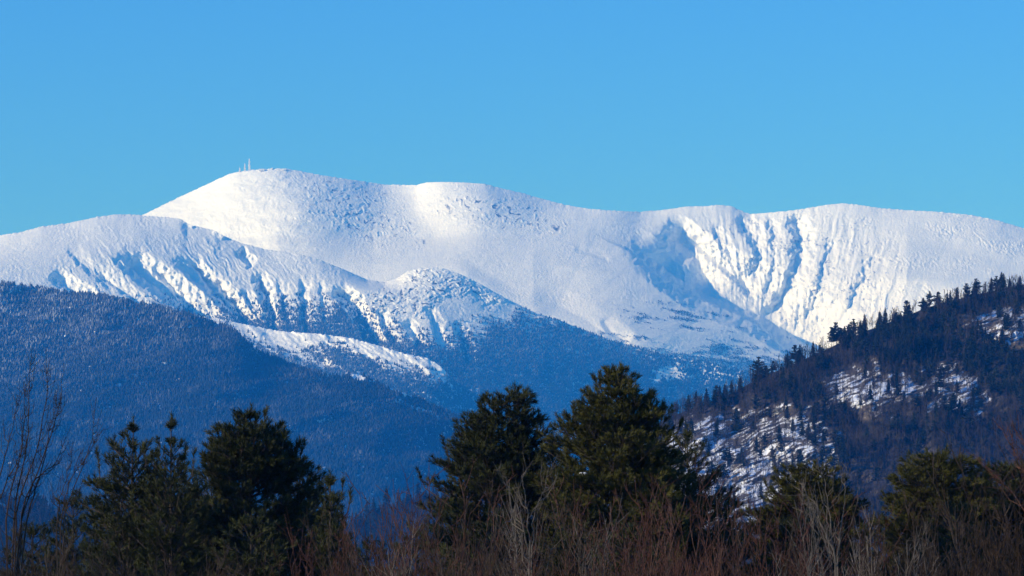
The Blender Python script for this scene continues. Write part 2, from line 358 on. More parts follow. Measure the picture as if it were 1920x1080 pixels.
rk = inpoly(X, Y, [(700, 535), (776, 500), (850, 505), (945, 560), (930, 580), (860, 560), (800, 590), (690, 610), (640, 590)], 14, 10)
stre = inpoly(X, Y, [(60, 520), (200, 450), (400, 440), (640, 510), (720, 600), (700, 680), (500, 640), (330, 590), (200, 570)], 25, 8)
wx = X + 6 * fbm(X / 30, Y / 30, 7, 3); wy = Y + 6 * fbm(X / 30, Y / 30, 8, 3)
d += rk * (5 * ridged((wx + wy) / 20, wy / 10, 71, 5) + 3.2 * fbm(wx / 4.5, wy / 3.5, 72, 4))
d += stre * (4 * fbm((wx - .75 * wy) / 6, wy / 45, 73, 5)) * sstep(640, 480, X) + stre * 3.2 * fbm((wx - .15 * wy) / 6, wy / 30, 74, 5) * sstep(480, 640, X)
d += (.6 + 2.4 * sstep(-.3, .6, fbm(X / 50, Y / 30, 79, 3))) * fbm(X / 6, Y / 6, 75, 4) + 5 * fbm(X / 60, Y / 40, 76, 3) + 18 * fbm(X / 90, Y / 140, 77, 3) * sstep(620, 700, Y)
B.D = B.D + d
rockB = np.clip(.10 + .8 * rk * sstep(0, .6, fbm(wx / 9, wy / 7, 63, 4)) + .55 * stre * sstep(0.0, .7, fbm((X - .75 * Y) / 16, Y / 50, 64, 4)) * sstep(500, 560, Y), 0, 1)
B.build('shoulder_ridge', M_SNOW, {'rock': rockB})

# ------------------------------------------------------------------ white rib in front of it
rowsR = [[(200, 575, 11300), (260, 568, 11300), (300, 572, 11300), (360, 590, 11250), (420, 600, 11200), (480, 612, 11150), (520, 620, 11100), (600, 626, 11050), (660, 634, 11000), (710, 648, 10950), (760, 663, 10900), (800, 671, 10900), (825, 685, 10850), (850, 712, 10800), (880, 735, 10800), (950, 780, 10750), (1040, 850, 10700), (1100, 950, 10600)],
 [(200, 640, 11000), (500, 680, 10800), (800, 745, 10600), (1100, 1000, 10400)], [(200, 1150, 9800), (1100, 1150, 9700)]]
Rb = Layer(rowsR, 210, 1090, 1.6, 220, sm=8, rough=1.6, rscale=7, seed=19, vpow=1.3)
X, Y = Rb.PX, Rb.PY
Rb.D = Rb.D + 3 * fbm(X / 7, Y / 7, 81, 4) + 14 * fbm((X - Y) / 30, Y / 40, 82, 3) + f([(600, 640), (660, 665), (720, 690)], 9, 30, 22, 'v') + f([(480, 630), (560, 670), (620, 690)], 10, 40, 26, 'v')
Rb.build('snowy_rib', M_SNOW, {'rock': np.clip(.15 + .35 * fbm((X - 2 * Y) / 20, Y / 10, 83, 3), 0, 1)}, back=(300, 150))

# ------------------------------------------------------------------ wooded hill, lower left
rowsC = [[(-200, 510, 9600), (0, 531, 9500), (60, 537, 9500), (110, 548, 9450), (200, 556, 9400), (270, 570, 9350), (340, 585, 9300), (400, 604, 9250), (440, 620, 9200), (462, 642, 9200), (490, 662, 9200), (560, 690, 9150), (610, 703, 9100), (640, 706, 9100), (662, 700, 9100), (680, 704, 9100), (705, 718, 9050), (780, 745, 9000), (850, 778, 9000), (900, 805, 9000), (1000, 870, 8950), (1200, 1000, 8900)],
 [(-200, 700, 8900), (0, 700, 8850), (400, 760, 8650), (700, 800, 8700), (1200, 1040, 8750)],
 [(-200, 1150, 7300), (1200, 1150, 7300)]]
rowsC = [[(x, y, D_ * .78) for x, y, D_ in row] for row in rowsC]
Cc = Layer(rowsC, -90, 1100, 1.6, 300, sm=10, rough=.8, rscale=5, seed=29)
X, Y = Cc.PX, Cc.PY
Cc.D = Cc.D + 3 * fbm(X / 8, Y / 8, 84, 4) + 30 * fbm((X + Y) / 120, Y / 60, 85, 3) + 9 * fbm((X + 3 * Y) / 60, Y / 14, 86, 3) * sstep(760, 600, Y)
Cc.build('wooded_hill', M_SNOW, {'rock': np.full_like(X, .2)})

# ------------------------------------------------------------------ low forested rise in the valley
rowsE = [[(-400, 940, 3000), (100, 952, 3000), (400, 985, 3000), (640, 990, 3000), (700, 975, 3000), (760, 955, 3000), (800, 945, 3000), (900, 925, 3000), (1100, 900, 2900), (1300, 890, 2850), (1600, 900, 2800)],
 [(-400, 1060, 2500), (1600, 1060, 2500)], [(-400, 1128, 2000), (1600, 1128, 2000)]]
E = Layer(rowsE, -200, 1500, 6, 60, sm=4)
E.D = E.D + 14 * fbm(E.PX / 40, E.PY / 30, 87, 3)
E.build('low_valley_hill', M_LEDGE, {'rock': np.full_like(E.PX, 1.6)}, back=(400, 60))

# ------------------------------------------------------------------ near hill, right
rowsD = [[(1000, 990, 2500), (1150, 850, 2500), (1200, 812, 2500), (1250, 785, 2500), (1300, 765, 2500), (1350, 747, 2510), (1420, 712, 2530), (1470, 690, 2550), (1530, 664, 2570), (1560, 650, 2580), (1620, 622, 2600), (1680, 600, 2620), (1740, 576, 2640), (1800, 560, 2650), (1850, 548, 2660), (1920, 533, 2670), (2100, 500, 2700), (2300, 480, 2700)],
 [(1000, 1000, 2450), (1300, 830, 2400), (1500, 745, 2470), (1700, 690, 2500), (1920, 640, 2530), (2300, 600, 2550)],
 [(1000, 1060, 2300), (1300, 900, 2320), (1500, 830, 2370), (1700, 790, 2380), (1920, 770, 2400), (2300, 720, 2430)],
 [(1000, 1128, 1950), (1300, 1040, 2150), (1500, 1020, 2150), (1920, 1000, 2150), (2300, 1000, 2150)], [(1000, 1140, 1850), (2300, 1140, 1850)]]
rowsD = [[(x, y, D_ * .70) for x, y, D_ in row] for row in rowsD]
Dh = Layer(rowsD, 1060, 2140, 1.6, 330, sm=8, seed=39)
X, Y = Dh.PX, Dh.PY
f = lambda *a, **k: feature(X, Y, *a, **k)
wx = X + 10 * fbm(X / 30, Y / 30, 7, 3); wy = Y + 10 * fbm(X / 30, Y / 30, 8, 3)
ledge = np.clip(inpoly(X, Y, [(1240, 800), (1330, 775), (1420, 765), (1500, 760), (1560, 790), (1580, 870), (1520, 930), (1430, 960), (1420, 1010), (1240, 1010)], 24, 26)
  + inpoly(X, Y, [(1520, 712), (1580, 688), (1660, 690), (1740, 720), (1700, 770), (1600, 775), (1540, 755)], 20, 24) + inpoly(X, Y, [(1720, 700), (1800, 682), (1860, 720), (1870, 765), (1790, 780), (1730, 750)], 20, 24)
  + inpoly(X, Y, [(1800, 600), (1860, 575), (1960, 570), (1960, 650), (1860, 645)], 12, 12)
  + .35 * inpoly(X, Y, [(1560, 830), (1760, 830), (1900, 850), (1900, 900), (1560, 930)], 20, 20), 0, 1)
lx = X + 5 * fbm(X / 70, Y / 50, 17, 2); ly = Y + 7 * fbm(X / 70, Y / 50, 18, 3); dg = (lx * .45 + ly)                              # ledges run up to the right
Dh.D = Dh.D + 18 * fbm(X / 120, Y / 90, 88, 3) + .7 * ledge * (4.0 * np.clip(fbm(dg / 9, lx / 45, 89, 4), -.3, .5) + 1.2 * fbm(wx / 5, wy / 4, 90, 3)) + 1.2 * fbm(X / 8, Y / 8, 92, 3)
Dh.D += f([(1500, 768), (1440, 775), (1370, 808), (1310, 830)], 9, 26, 12, 'v')     # the bald ledge's face
rockD = np.clip(1.25 - .96 * ledge + .65 * fbm(dg / 4.5, lx / 26, 93, 4) * (.3 + .7 * ledge) + .45 * ledge * fbm(dg / 16, lx / 40, 94, 3) + .15 * inpoly(X, Y, [(1380, 800), (1490, 778), (1490, 800), (1440, 825), (1370, 830)], 8, 6), 0, 1.6)
Dh.build('near_wooded_hill', M_LEDGE, {'rock': rockD, 'litter': np.clip(1 - 1.6 * ledge, 0, 1)}, back=(300, 60))

# ground to the horizon
gx = np.linspace(-6950, 6950, 61); gy = np.r_[np.linspace(-1450, 400, 41), np.linspace(600, 17450, 60)]
GX, GY = np.meshgrid(gx, gy); idx = np.arange(GX.size).reshape(GX.shape)
Q = np.stack([idx[:-1, :-1], idx[:-1, 1:], idx[1:, 1:], idx[1:, :-1]], -1).reshape(-1, 4)
tag(obj('ground', mesh('ground', np.stack([GX, GY, GX * 0], -1).reshape(-1, 3), Q, M_GROUND)), kind='structure')

# ------------------------------------------------------------------ far forests: every tree a small pointed crown
def cones(name, P, H, Wd, frost, label):
    n = len(P); k = 4
    a = R.random(n)[:, None] * 6.28 + np.arange(k) * (6.2832 / k)
    r = Wd[:, None] * (.75 + .5 * R.random((n, k))) / 2
    base = np.stack([P[:, None, 0] + r * np.cos(a), P[:, None, 1] + r * np.sin(a), np.repeat(P[:, 2:3] - 1 , k, 1) + H[:, None] * .12 * R.random((n, k))], -1)
    tip = P + np.stack([R.normal(0, .05, n) * H, R.normal(0, .05, n) * H, H], -1)
    V = np.concatenate([base, tip[:, None]], 1).reshape(-1, 3)
    o = np.arange(n)[:, None, None] * (k + 1)
    T = np.array([[i, (i + 1) % k, k] for i in range(k)])[None] + o
    fr = np.repeat(frost, k + 1)
    me = mesh(name, V, T.reshape(-1, 3), M_FARTREE, {'frost': fr})
    return tag(obj(name, me), label, 'forest', kind='stuff')
def cell(Aa): return Aa[:-1, :-1]
def forest_on(Ly, dens, name, label, hm=9, fr=None, hs=1.0):
    vis = (Ly.PX > -40) & (Ly.PX < 1960) & (Ly.PY < 1070)
    P, px, py = Ly.scatter(cell(dens * vis), R)
    n = len(P); dn = cell(dens).max()
    H = hm * (.6 + .8 * R.random(n)) * hs
    frost = np.clip((fr(px, py) if fr else .04) * (.2 + 1.6 * R.random(n) ** 2), 0, .9)
    print(name, n)
    return cones(name, P, H, H * .72, frost, label)
# treeline on the shoulder ridge
X, Y = B.PX, B.PY
tl = np.interp(X, [-100, 300, 450, 520, 600, 660, 700, 760, 830, 900, 980, 1050, 1100, 1160, 1250, 1700], [600, 610, 615, 600, 590, 600, 628, 640, 655, 630, 612, 612, 620, 642, 660, 720])
m = Y - tl + 26 * fbm(X / 26, Y / 60, 101, 4) + 12 * fbm(X / 6, Y / 6, 102, 2)
chute = sum(feature(X, Y, p, w, w, 1, 'g', (.05, .3)) for p, w in [([(536, 500), (548, 560), (556, 620)], 9), ([(590, 540), (592, 620)], 8), ([(700, 560), (690, 600), (712, 650)], 9), ([(742, 560), (752, 600), (790, 652)], 9), ([(800, 560), (815, 620), (826, 668)], 14), ([(790, 600), (840, 660)], 8), ([(575, 560), (582, 610)], 8)])
den = .042 * sstep(-42, 34, m) * (1 - .96 * np.clip(chute, 0, 1)) + .006 * stre * sstep(540, 590, Y)
den *= 1 - .9 * (inpoly(X, Y, [(1218, 706), (1240, 690), (1262, 684), (1284, 700), (1280, 712), (1246, 712), (1236, 722), (1222, 722)], 5, 6, 10))
den *= 1 - .35 * sstep(.35, .7, fbm(X / 10, Y / 10, 103, 3))
fB = lambda x, y: .02 + .07 * sstep(.0, .8, fbm(x / 30, y / 20, 104, 3)) + .12 * sstep(700, 640, y)
forest_on(B, den, 'ridge_forest', 'blue hazed forest covering the lower slopes below the shoulder ridge', 8.5, fB)
# scrub bands on the far spur
X, Y = A.PX, A.PY
dg = Y + .12 * (X - 1150)
bandn = fbm((X + 2.0 * Y) / 90, (Y - .18 * X) / 9, 111, 4)
low = np.interp(X, [1000, 1150, 1250, 1330, 1420, 1500], [640, 640, 655, 650, 650, 670])
m = (Y - low) / 30 + 1.1 * bandn
den = .060 * sstep(-.3, 1.3, m) * sstep(1080, 1130, X) * sstep(1530, 1480, X) * sstep(560, 585, Y)
den += .035 * inpoly(X, Y, [(1150, 575), (1280, 570), (1400, 610), (1340, 625), (1200, 605)], 10, 8) * sstep(.1, .6, bandn)
forest_on(A, den, 'spur_scrub', 'frosted scrub in streaks on the snowy spur left of the ravine', 5.0, lambda x, y: .12 + 0 * x)
# rib
X, Y = Rb.PX, Rb.PY
edge = np.interp(X, [200, 300, 400, 460, 520, 600, 640, 700, 760, 820, 850, 880, 1100], [575, 580, 612, 640, 668, 690, 688, 688, 700, 712, 716, 700, 700])
inner = inpoly(X, Y, [(560, 655), (640, 650), (720, 690), (660, 690), (600, 675)], 12, 10)
m = Y - edge + 16 * fbm((X - Y) / 16, Y / 12, 121, 4)
den = .040 * np.clip(sstep(-20, 18, m) + .6 * inner, 0, 1)
forest_on(Rb, den, 'rib_forest', 'dark blue forest below the white rib in the centre left', 8.5, lambda x, y: .05 + .12 * sstep(730, 700, y))
# wooded hill
X, Y = Cc.PX, Cc.PY
gap = inpoly(X, Y, [(650, 700), (668, 696), (690, 712), (670, 716)], 4, 2) + inpoly(X, Y, [(715, 722), (740, 724), (782, 744), (760, 744)], 2, 1) + .7 * inpoly(X, Y, [(740, 745), (840, 785), (830, 790), (735, 752)], 2, 2)
den = .075 * (1 - np.clip(gap, 0, 1)) * (1 - .6 * sstep(.25, .6, fbm(X / 7, Y / 6, 131, 3)) * sstep(900, 560, Y))
fC = lambda x, y: .015 + .07 * sstep(.1, .5, fbm((x + y) / 90, y / 30, 133, 4)) + (.34 * sstep(-.3, .8, fbm((x + 3 * y) / 60, y / 9, 132, 4)) + .12) * sstep(820, 560, y + .25 * x)
forest_on(Cc, den, 'hillside_forest', 'dense blue forest over the broad hill at lower left, frosted near its top', 8, fC)

# ------------------------------------------------------------------ near-hill trees
def prisms(S0, S1, R0, R1, k=3):
    """segments -> k-sided tapered prisms (verts, quads)"""
    S0 = np.asarray(S0, float); S1 = np.asarray(S1, float); R0 = np.asarray(R0, float); R1 = np.asarray(R1, float)
    d = S1 - S0; d /= np.linalg.norm(d, axis=1, keepdims=True) + 1e-9
    up = np.where(np.abs(d[:, 2:3]) > .9, np.array([[1., 0, 0]]), np.array([[0, 0, 1.]]))
    a = np.cross(d, up); a /= np.linalg.norm(a, axis=1, keepdims=True) + 1e-9; b = np.cross(d, a)
    th = np.arange(k) * 2 * np.pi / k
    ring = a[:, None] * np.cos(th)[None, :, None] + b[:, None] * np.sin(th)[None, :, None]
    V = np.concatenate([S0[:, None] + ring * R0[:, None, None], S1[:, None] + ring * R1[:, None, None]], 1).reshape(-1, 3)
    q = np.array([[i, (i + 1) % k, k + (i + 1) % k, k + i] for i in range(k)])
    Q = (q[None] + (np.arange(len(S0)) * 2 * k)[:, None, None]).reshape(-1, 4)
    return V, Q
class Segs:
    def __init__(s): s.a = []; s.b = []; s.r = []; s.t = []
    def path(s, pts, r0, r1):
        n = len(pts) - 1
        for i in range(n):
            s.a.append(pts[i]); s.b.append(pts[i + 1]); s.r.append(r0 + (r1 - r0) * i / n); s.t.append(r0 + (r1 - r0) * (i + 1) / n)
    def vq(s, k=3): return prisms(s.a, s.b, s.r, s.t, k)
    def mesh(s, name, m, k=3): v, q = s.vq(k); return mesh(name, v, q, m, None, False)

def conifer_parts(rng, h=13, w=4.6, pine=False):
    """far conifer: trunk and drooping or lifted boughs made of needle clumps (triangles)"""
    sg = Segs(); lean = rng.normal(0, .02, 2)
    sg.path([np.array([0, 0, -1.]), np.array([lean[0] * h * .5, lean[1] * h * .5, h * .5]), np.array([lean[0] * h, lean[1] * h, h])], .24, .03)
    V = []; T = []
    z = h * (rng.uniform(.30, .42) if pine else rng.uniform(.10, .22)); 
    while z < h * .985:
        t = z / h; r = w / 2 * ((1 - t) ** .8 * 1.15 + .05)
        if pine: r = w / 2 * (.35 + 1.1 * math.sin(min(1, (1 - t) * 1.25) * 2.2)) * rng.uniform(.5, 1.15)
        r *= rng.uniform(.75, 1.15)
        nb = 6 if pine else 7
        a0 = rng.random() * 6.28
        for i in range(nb):
            if rng.random() < (.25 if pine else .10): continue
            az = a0 + i * 6.283 / nb + rng.normal(0, .25); L_ = r * rng.uniform(.6, 1.15)
            dv = np.array([math.cos(az), math.sin(az), 0]); dz = (.25 if pine else -.28) * L_ * rng.uniform(.3, 1.5)
            c = np.array([lean[0] * z, lean[1] * z, z])
            tip = c + dv * L_ + np.array([0, 0, dz])
            sg.path([c, tip], .05, .02)
            for q in range(4):
                s_ = .25 + .25 * q; mid = c + (tip - c) * s_
                side = np.array([-dv[1], dv[0], 0]) * L_ * rng.uniform(.22, .42) * (1.15 - s_ * .5)
                hh = np.array([0, 0, rng.uniform(.18, .45) * (1.6 if pine else 1.1)])
                o = len(V)
                V += [mid - side - hh * .6, mid + side - hh * rng.uniform(.2, .9), mid + (tip - c) * .30 + hh * .5 * rng.normal(), mid - (tip - c) * .1 + hh]
                T += [(o, o + 1, o + 3), (o, o + 2, o + 3), (o + 1, o + 2, o + 3)]
        z += h * rng.uniform(.035, .06) * (1.5 if pine else 1)
    return sg, np.array(V), np.array(T)
def bare_parts(rng, h=12):
    sg = Segs(); lean = rng.normal(0, .05, 2); n = 6
    tr = [np.array([lean[0] * h * t + rng.normal(0, .12) * (t > 0), lean[1] * h * t, h * t - (1 if t == 0 else 0)]) for t in np.linspace(0, 1, n)]
    sg.path(tr, .20, .04)
    for i in range(11):
        t = rng.uniform(.3, .95); k = t * (n - 1); p = tr[int(k)] + (tr[min(int(k) + 1, n - 1)] - tr[int(k)]) * (k % 1)
        az = rng.random() * 6.28; L_ = h * rng.uniform(.14, .3) * (1.2 - t * .7)
        dv = np.array([math.cos(az) * .6, math.sin(az) * .6, rng.uniform(.6, 1.1)]); q = p + dv * L_ * .5; e = q + (dv + [0, 0, .35]) * L_ * .5
        sg.path([p, q, e], .10, .04)
        for j in range(4):
            s0 = p + (e - p) * rng.uniform(.3, 1); d2 = dv + rng.normal(0, .5, 3); sg.path([s0, s0 + d2 * L_ * rng.uniform(.25, .5)], .06, .03)
    return sg
rng = np.random.default_rng(5)
CON = []      # (trunk mesh, crown mesh, height)
for i in range(7):
    pine = i in (2, 5, 6); h = 12.0; sg, V, T = conifer_parts(rng, h, rng.uniform(4.6, 6.2) if pine else rng.uniform(3.8, 5.2), pine)
    CON.append((sg, V, T, sg.mesh('trunk', M_HILLBARE), mesh('crown', V, T, M_HILLCON), h))
BAR = []
for i in range(7):
    sg = bare_parts(rng, 11); BAR.append((sg, sg.mesh('bare_tree', M_HILLBARE), 11))
def replicate(V, Fc, P, sc, az):
    c, s_ = np.cos(az)[:, None], np.sin(az)[:, None]
    x = (V[None, :, 0] * c - V[None, :, 1] * s_) * sc[:, None]; y = (V[None, :, 0] * s_ + V[None, :, 1] * c) * sc[:, None]; z = V[None, :, 2] * sc[:, None]
    O = np.stack([x, y, z], -1) + P[:, None]
    return O.reshape(-1, 3), (Fc[None] + (np.arange(len(P)) * len(V))[:, None, None]).reshape(-1, Fc.shape[1])

X, Y = Dh.PX, Dh.PY
con_m = fbm(X / 60, Y / 50, 141, 3)
conpatch = inpoly(X, Y, [(1560, 640), (1700, 600), (1860, 640), (1960, 690), (1960, 790), (1880, 760), (1780, 690), (1620, 690)], 25, 15) + .7 * inpoly(X, Y, [(1480, 730), (1570, 780), (1600, 870), (1540, 900), (1480, 820)], 20, 15)
front = sstep(880, 960, Y)
cden = .0190 * (.25 + sstep(-.3, .6, con_m) + 2.2 * conpatch) * (1 - .62 * ledge) * (1 - .5 * front)
bden = .112 * (1 - .66 * ledge) * (1 - .6 * conpatch)
vis = (X > 1180) & (X < 1960) & (Y < 1015) & (X > 1180)
def place_all(Ly, cden, bden, vis, keep_c, keep_b, who, clabel, blabel, cgroup, bgroup, size=1.0):
    Pc, cx, cy = Ly.scatter(cell(cden * vis), R); Pb, bx, by = Ly.scatter(cell(bden * vis), R)
    sc = R.uniform(.6, 1.25, len(Pc)) * size; scb = R.uniform(.65, 1.2, len(Pb)) * size
    print(who, len(Pc), len(Pb), flush=True)
    vi = R.integers(0, len(CON), len(Pc)); az = R.random(len(Pc)) * 6.28
    order = np.argsort(-(sc / Pc[:, 1])); keep = set(order[:keep_c].tolist())
    for i in keep:
        t = CON[vi[i]]; e = obj('conifer', None, None, Pc[i]); e.scale = (sc[i] * R.uniform(.8, 1.15),) * 2 + (sc[i],); e.rotation_euler = (R.normal(0, .03), R.normal(0, .03), az[i])
        obj('trunk', t[3], e); obj('crown', t[4], e); tag(e, clabel(cx[i], cy[i], sc[i] / size + 10 * (vi[i] in (2, 5, 6))), 'tree', cgroup)
    rest = np.array([i for i in range(len(Pc)) if i not in keep], int)
    if len(rest):
        VV = []; TT = []; off = 0
        for k in range(len(CON)):
            m = rest[vi[rest] == k]
            if len(m) == 0: continue
            sv, sq = CON[k][0].vq(); tq = np.concatenate([sq[:, [0, 1, 2]], sq[:, [0, 2, 3]]]); vv, tt = replicate(np.concatenate([CON[k][1], sv]), np.concatenate([CON[k][2], tq + len(CON[k][1])]), Pc[m], sc[m], az[m])
            VV.append(vv); TT.append(tt + off); off += len(vv)
        tag(obj(who + '_conifers', mesh(who + '_conifers', np.concatenate(VV), np.concatenate(TT), M_HILLCON)), 'smaller dark conifers scattered thickly over the ' + who.replace('_', ' '), 'conifers', kind='stuff')
    vb = R.integers(0, len(BAR), len(Pb)); az = R.random(len(Pb)) * 6.28
    order = np.argsort(-(scb / Pb[:, 1])); keep = set(order[:keep_b].tolist())
    for i in keep:
        e = obj('bare_tree', BAR[vb[i]][1], None, Pb[i]); e.scale = (scb[i],) * 3; e.rotation_euler = (0, 0, az[i])
        tag(e, blabel(bx[i], by[i], scb[i] / size), 'bare tree', bgroup)
    rest = np.array([i for i in range(len(Pb)) if i not in keep], int)
    if len(rest):
        VV = []; TT = []; off = 0
        for k in range(len(BAR)):
            m = rest[vb[rest] == k]
            if len(m) == 0: continue
            sv, sq = BAR[k][0].vq(); vv, tt = replicate(sv, sq, Pb[m], scb[m], az[m]); VV.append(vv); TT.append(tt + off); off += len(vv)
        tag(obj(who + '_bare_woods', mesh(who + '_bare_woods', np.concatenate(VV), np.concatenate(TT), M_HILLBARE)), 'leafless grey brown woods covering the ' + who.replace('_', ' '), 'bare woods', kind='stuff')
def zone(x, y):
    if x > 1860: return 'by the right edge, above the dark pine' if y > 740 else 'by the right edge, beside the highest snowy ledge'
    if y < 640 and x > 1720: return 'just under the top cluster of the skyline'
    if y < 690 and x > 1560: return 'below the skyline under the rocky headwall'
    if x < 1400 and y < 800: return 'at the low left end of the near hill'
    if x < 1600 and y < 740: return 'on the lower crest above the left ledges'
    if x < 1450: return 'among the left snowy ledges'
    if x < 1580: return 'right of the left snowy ledges'
    if y < 790: return 'between the two upper snowy ledges'
    return 'in the shaded hollow left of the right edge pines' if x > 1720 else 'in the shaded hollow above the rounded yellowish pine'
CG = 'conifers on the near hill'; BG = 'bare trees on the near hill'
place_all(Dh, cden, bden, vis, 270, 300, 'near_hill', lambda x, y, s: ('big ' if s % 10 > 1.12 else 'mid-sized ' if s % 10 > .98 else 'small ') + ('broad ragged pine ' if s > 9 else 'pointed dark spruce ') + zone(x, y), lambda x, y, s: ('tall' if s > 1.12 else 'lower') + ' leafless grey brown tree ' + zone(x, y), CG, BG, .70)
# skyline conifers standing clear of the crest, each where the photo shows it: (photo x, tip y, base y, kind, words)
SKY = [(1422, 668, 706, 5, 'lone bushy pine on the lower skyline of the near hill, just below the spur'), (1447, 684, 700, 0, 'small dark spruce on the skyline right of the lone bushy pine'),
 (1478, 662, 690, 1, 'pointed spruce on the skyline under the end of the snowy ravine'), (1492, 646, 682, 2, 'bushy pine on the skyline where the ravine meets the near hill'),
 (1526, 640, 668, 0, 'small spruce on the skyline right of the ravine mouth'), (1568, 604, 648, 5, 'tall ragged pine on the skyline under the rocky headwall'),
 (1585, 610, 640, 1, 'spruce on the skyline leaning against the tall ragged pine'), (1600, 602, 632, 3, 'short spruce on the skyline left of the two thin ones'),
 (1648, 582, 612, 4, 'thin spruce on the middle of the near hill skyline'), (1660, 576, 608, 0, 'thin pale spruce right beside another on the middle skyline'), (1700, 562, 594, 2, 'flat topped pine on the skyline below the smooth snow slope'),
 (1743, 546, 578, 6, 'spreading pine alone on the upper skyline'), (1762, 556, 572, 1, 'little spruce right of the spreading pine on the upper skyline'), (1795, 536, 562, 3, 'narrow spruce on the upper skyline left of the top cluster'),
 (1828, 528, 556, 4, 'short spruce at the left end of the top cluster'), (1858, 520, 548, 0, 'dark spruce left of the tallest tree in the top cluster'), (1868, 518, 548, 5, 'ragged pine next to the tallest tree in the top cluster'), (1882, 511, 546, 1, 'tallest spruce at the top of the near hill skyline'),
 (1894, 520, 542, 3, 'spruce just right of the tallest skyline tree'), (1912, 516, 538, 4, 'last skyline spruce at the right edge of the picture'),
 (1305, 732, 764, 0, 'dark spruce on the low skyline at the hill foot, beside the tall foreground pine'), (1290, 738, 770, 3, 'round headed spruce at the low left end of the near hill skyline'), (1325, 728, 758, 1, 'spruce on the low skyline between the hill foot and the lone bushy pine'),
 (1350, 722, 748, 4, 'small spruce half way along the low left skyline')]
for px, ty, by, k, lab in SKY:
    p = Dh.sample(px, by + 4); h = (by + 6 - ty) * p[1] / F; t = CON[k]
    e = obj('conifer', None, None, p - np.array([0, 0, .5])); s_ = h / t[5]; e.scale = (s_ * .95, s_ * .95, s_); e.rotation_euler = (0, 0, R.random() * 6.28)
    obj('trunk', t[3], e); obj('crown', t[4], e); tag(e, lab, 'tree', 'conifers on the near hill skyline')
# valley rise trees
X, Y = E.PX, E.PY
place_all(E, .010 * (1 + 0 * X), .004 * (1 + 0 * X), (X > -40) & (X < 1500) & (Y < 1090), 0, 0, 'low_valley_hill', None, None, None, None)
for px, ty, by, k, lab in [(722, 912, 960, 0, 'taller blue green conifer on the valley rise in the gap between the pine groups'), (700, 934, 975, 3, 'blunt conifer left of the taller one in the valley gap'), (690, 945, 985, 1, 'low conifer at the left side of the valley gap'),
   (745, 925, 965, 4, 'slim conifer right of the taller one in the valley gap'), (765, 915, 958, 1, 'conifer on the valley rise near the left branches of the twin topped pine'), (785, 905, 950, 3, 'conifer on the valley rise beneath the lowest left bough of the twin topped pine'), (146, 920, 965, 0, 'hazy conifer far behind the bare tree at left')]:
    p = E.sample(px, by + 4); h = (by + 8 - ty) * p[1] / F; t = CON[k]; s_ = h / t[5]
    e = obj('conifer', None, None, p); e.scale = (s_ * .9, s_ * .9, s_); e.rotation_euler = (0, 0, R.random() * 6.28)
    obj('trunk', t[3], e); obj('crown', t[4], e); tag(e, lab, 'tree', 'conifers on the valley rise')

# ------------------------------------------------------------------ summit masts and buildings, all rimed
def tower(px, ty, by, wd, label, rings):
    p = A.sample(px, by + 1); p = at(px, by + 2, p[1]); h = (by + 2 - ty) * p[1] / F
    e = obj('radio_tower', None, None, p); tag(e, label, 'radio tower', 'rime covered masts on the summit')
    sg = Segs(); w0 = wd / 2; w1 = wd * .22
    for i in range(4):
        a = i * math.pi / 2 + .785; c = np.array([math.cos(a), math.sin(a), 0])
        sg.path([c * w0 + [0, 0, -3], c * (w0 * .6 + w1 * .4) + [0, 0, h * .4], c * w1 + [0, 0, h * .86]], wd * .10, wd * .08)
    for j in range(9):
        t = j / 9; w = w0 + (w1 - w0) * t / 1.0
        q = [np.array([math.cos(i * math.pi / 2 + .785) * w, math.sin(i * math.pi / 2 + .785) * w, h * .86 * t]) for i in range(5)]
        sg.path(q, wd * .05, wd * .05)
        for i in range(4):
            w2 = w0 + (w1 - w0) * (t + 1 / 9); a2 = (i + 1) * math.pi / 2 + .785
            sg.path([q[i], np.array([math.cos(a2) * w2, math.sin(a2) * w2, h * .86 * (t + 1 / 9)])], wd * .05, wd * .04)
    obj('lattice', sg.mesh('lattice', M_RIME, 5), e)
    s2 = Segs(); s2.path([np.array([0, 0, h * .3]), np.array([0, 0, h])], wd * .17, wd * .12); obj('antenna', s2.mesh('antenna', M_RIME, 8), e)
    s3 = Segs()
    for z, w in rings: s3.path([np.array([0, 0, h * z]), np.array([0, 0, h * z + wd * .35])], wd * w, wd * w * .9)
    obj('platform', s3.mesh('platform', M_RIME, 8), e)
tower(467.4, 297, 319, 11, 'tallest of the white rimed masts on the summit', [(.45, .42), (.9, .22)])
tower(459, 306, 320, 9, 'middle sized rimed mast just left of the tallest', [(.5, .36)])
tower(449.5, 313, 322, 7, 'shortest rimed mast, leftmost on the summit', [(.4, .4)])
